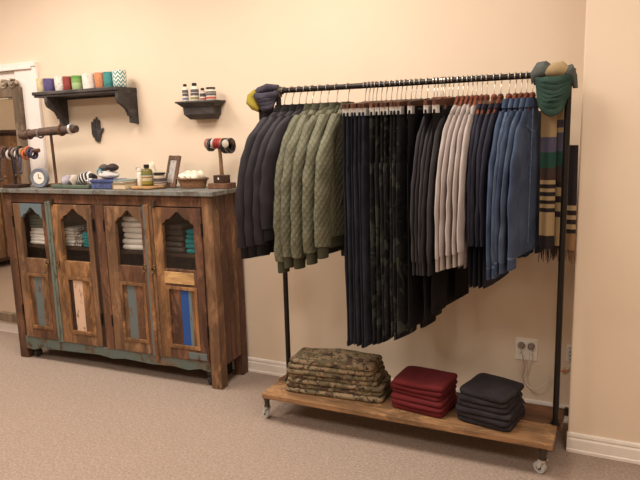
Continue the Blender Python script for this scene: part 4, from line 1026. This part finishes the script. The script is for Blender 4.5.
MB().box(-.011, .014, -.034, -.006, -.036, .030).build('adapter_body', plain('pale grey plastic', (206, 204, 204), .35, var=.02), ad, smooth=False, bevel=.004)
for z in (-.026, -.008, .010): MB().box(-.003, .006, -.0352, -.0335, z, z+.010).build('socket_slot', M['plug'], ad, smooth=False)
MB().tube([(.006, -.02, -.038), (.002, -.022, -.06), (-.008, -.022, -.072), (-.016, -.022, -.078)], .0035, 7).build('cord', M['cordw'], ad)
MB().tube([(-.016, -.022, -.078), (-.026, -.024, -.084), (-.036, -.025, -.09)], [.005, .006, .005], 8).build('cord_tip', M['orange'], ad)

# ---------------------------------------------------------------- light
def area(x, y, z, size, power, col, rot=(0, 0, 0), spread=180):
    l = bpy.data.lights.new('downlight', 'AREA'); l.shape = 'DISK'; l.size = size; l.energy = power; l.color = col; l.spread = R(spread)
    o = bpy.data.objects.new('downlight', l); COL.objects.link(o); o.location = (x, y, z); o.rotation_euler = rot; return o
WC = (1.0, .922, .83)
for x, y, p in ((-3.3, -1.15, 24), (-1.6, -1.1, 29), (.1, -1.1, 31), (1.9, -1.3, 13), (-2.4, -3.2, 34), (.2, -3.2, 34), (2.3, -3.4, 14)):
    area(x, y, CH-.02, .85, p, WC, spread=170)
w = bpy.data.worlds.new('room air'); scene.world = w; w.use_nodes = True
w.node_tree.nodes['Background'].inputs[0].default_value = (1.0, .85, .72, 1); w.node_tree.nodes['Background'].inputs[1].default_value = .25

# ---------------------------------------------------------------- camera
yaw, pit, rol, F = R(25.686), R(-9.806), R(-1.583), 624.33
fwd = Vector((-math.sin(yaw)*math.cos(pit), math.cos(yaw)*math.cos(pit), math.sin(pit)))
rt = Vector((math.cos(yaw), math.sin(yaw), 0)); up = rt.cross(fwd)
Rv = rt*math.cos(rol)+up*math.sin(rol); Uv = -rt*math.sin(rol)+up*math.cos(rol)
cd = bpy.data.cameras.new('camera'); cam = bpy.data.objects.new('camera', cd); COL.objects.link(cam)
cd.sensor_width = 36; cd.sensor_fit = 'HORIZONTAL'; cd.lens = F*36/640; cd.clip_start = .05
mt = Matrix((Rv, Uv, -fwd)).transposed().to_4x4(); mt.translation = Vector((1.4157, -3.0657, 1.4203))
cam.matrix_world = mt
scene.camera = cam
scene.view_settings.view_transform = 'Standard'; scene.view_settings.look = 'None'
scene.view_settings.gamma = 1; scene.view_settings.use_curve_mapping = False
scene.view_settings.exposure = 0.22
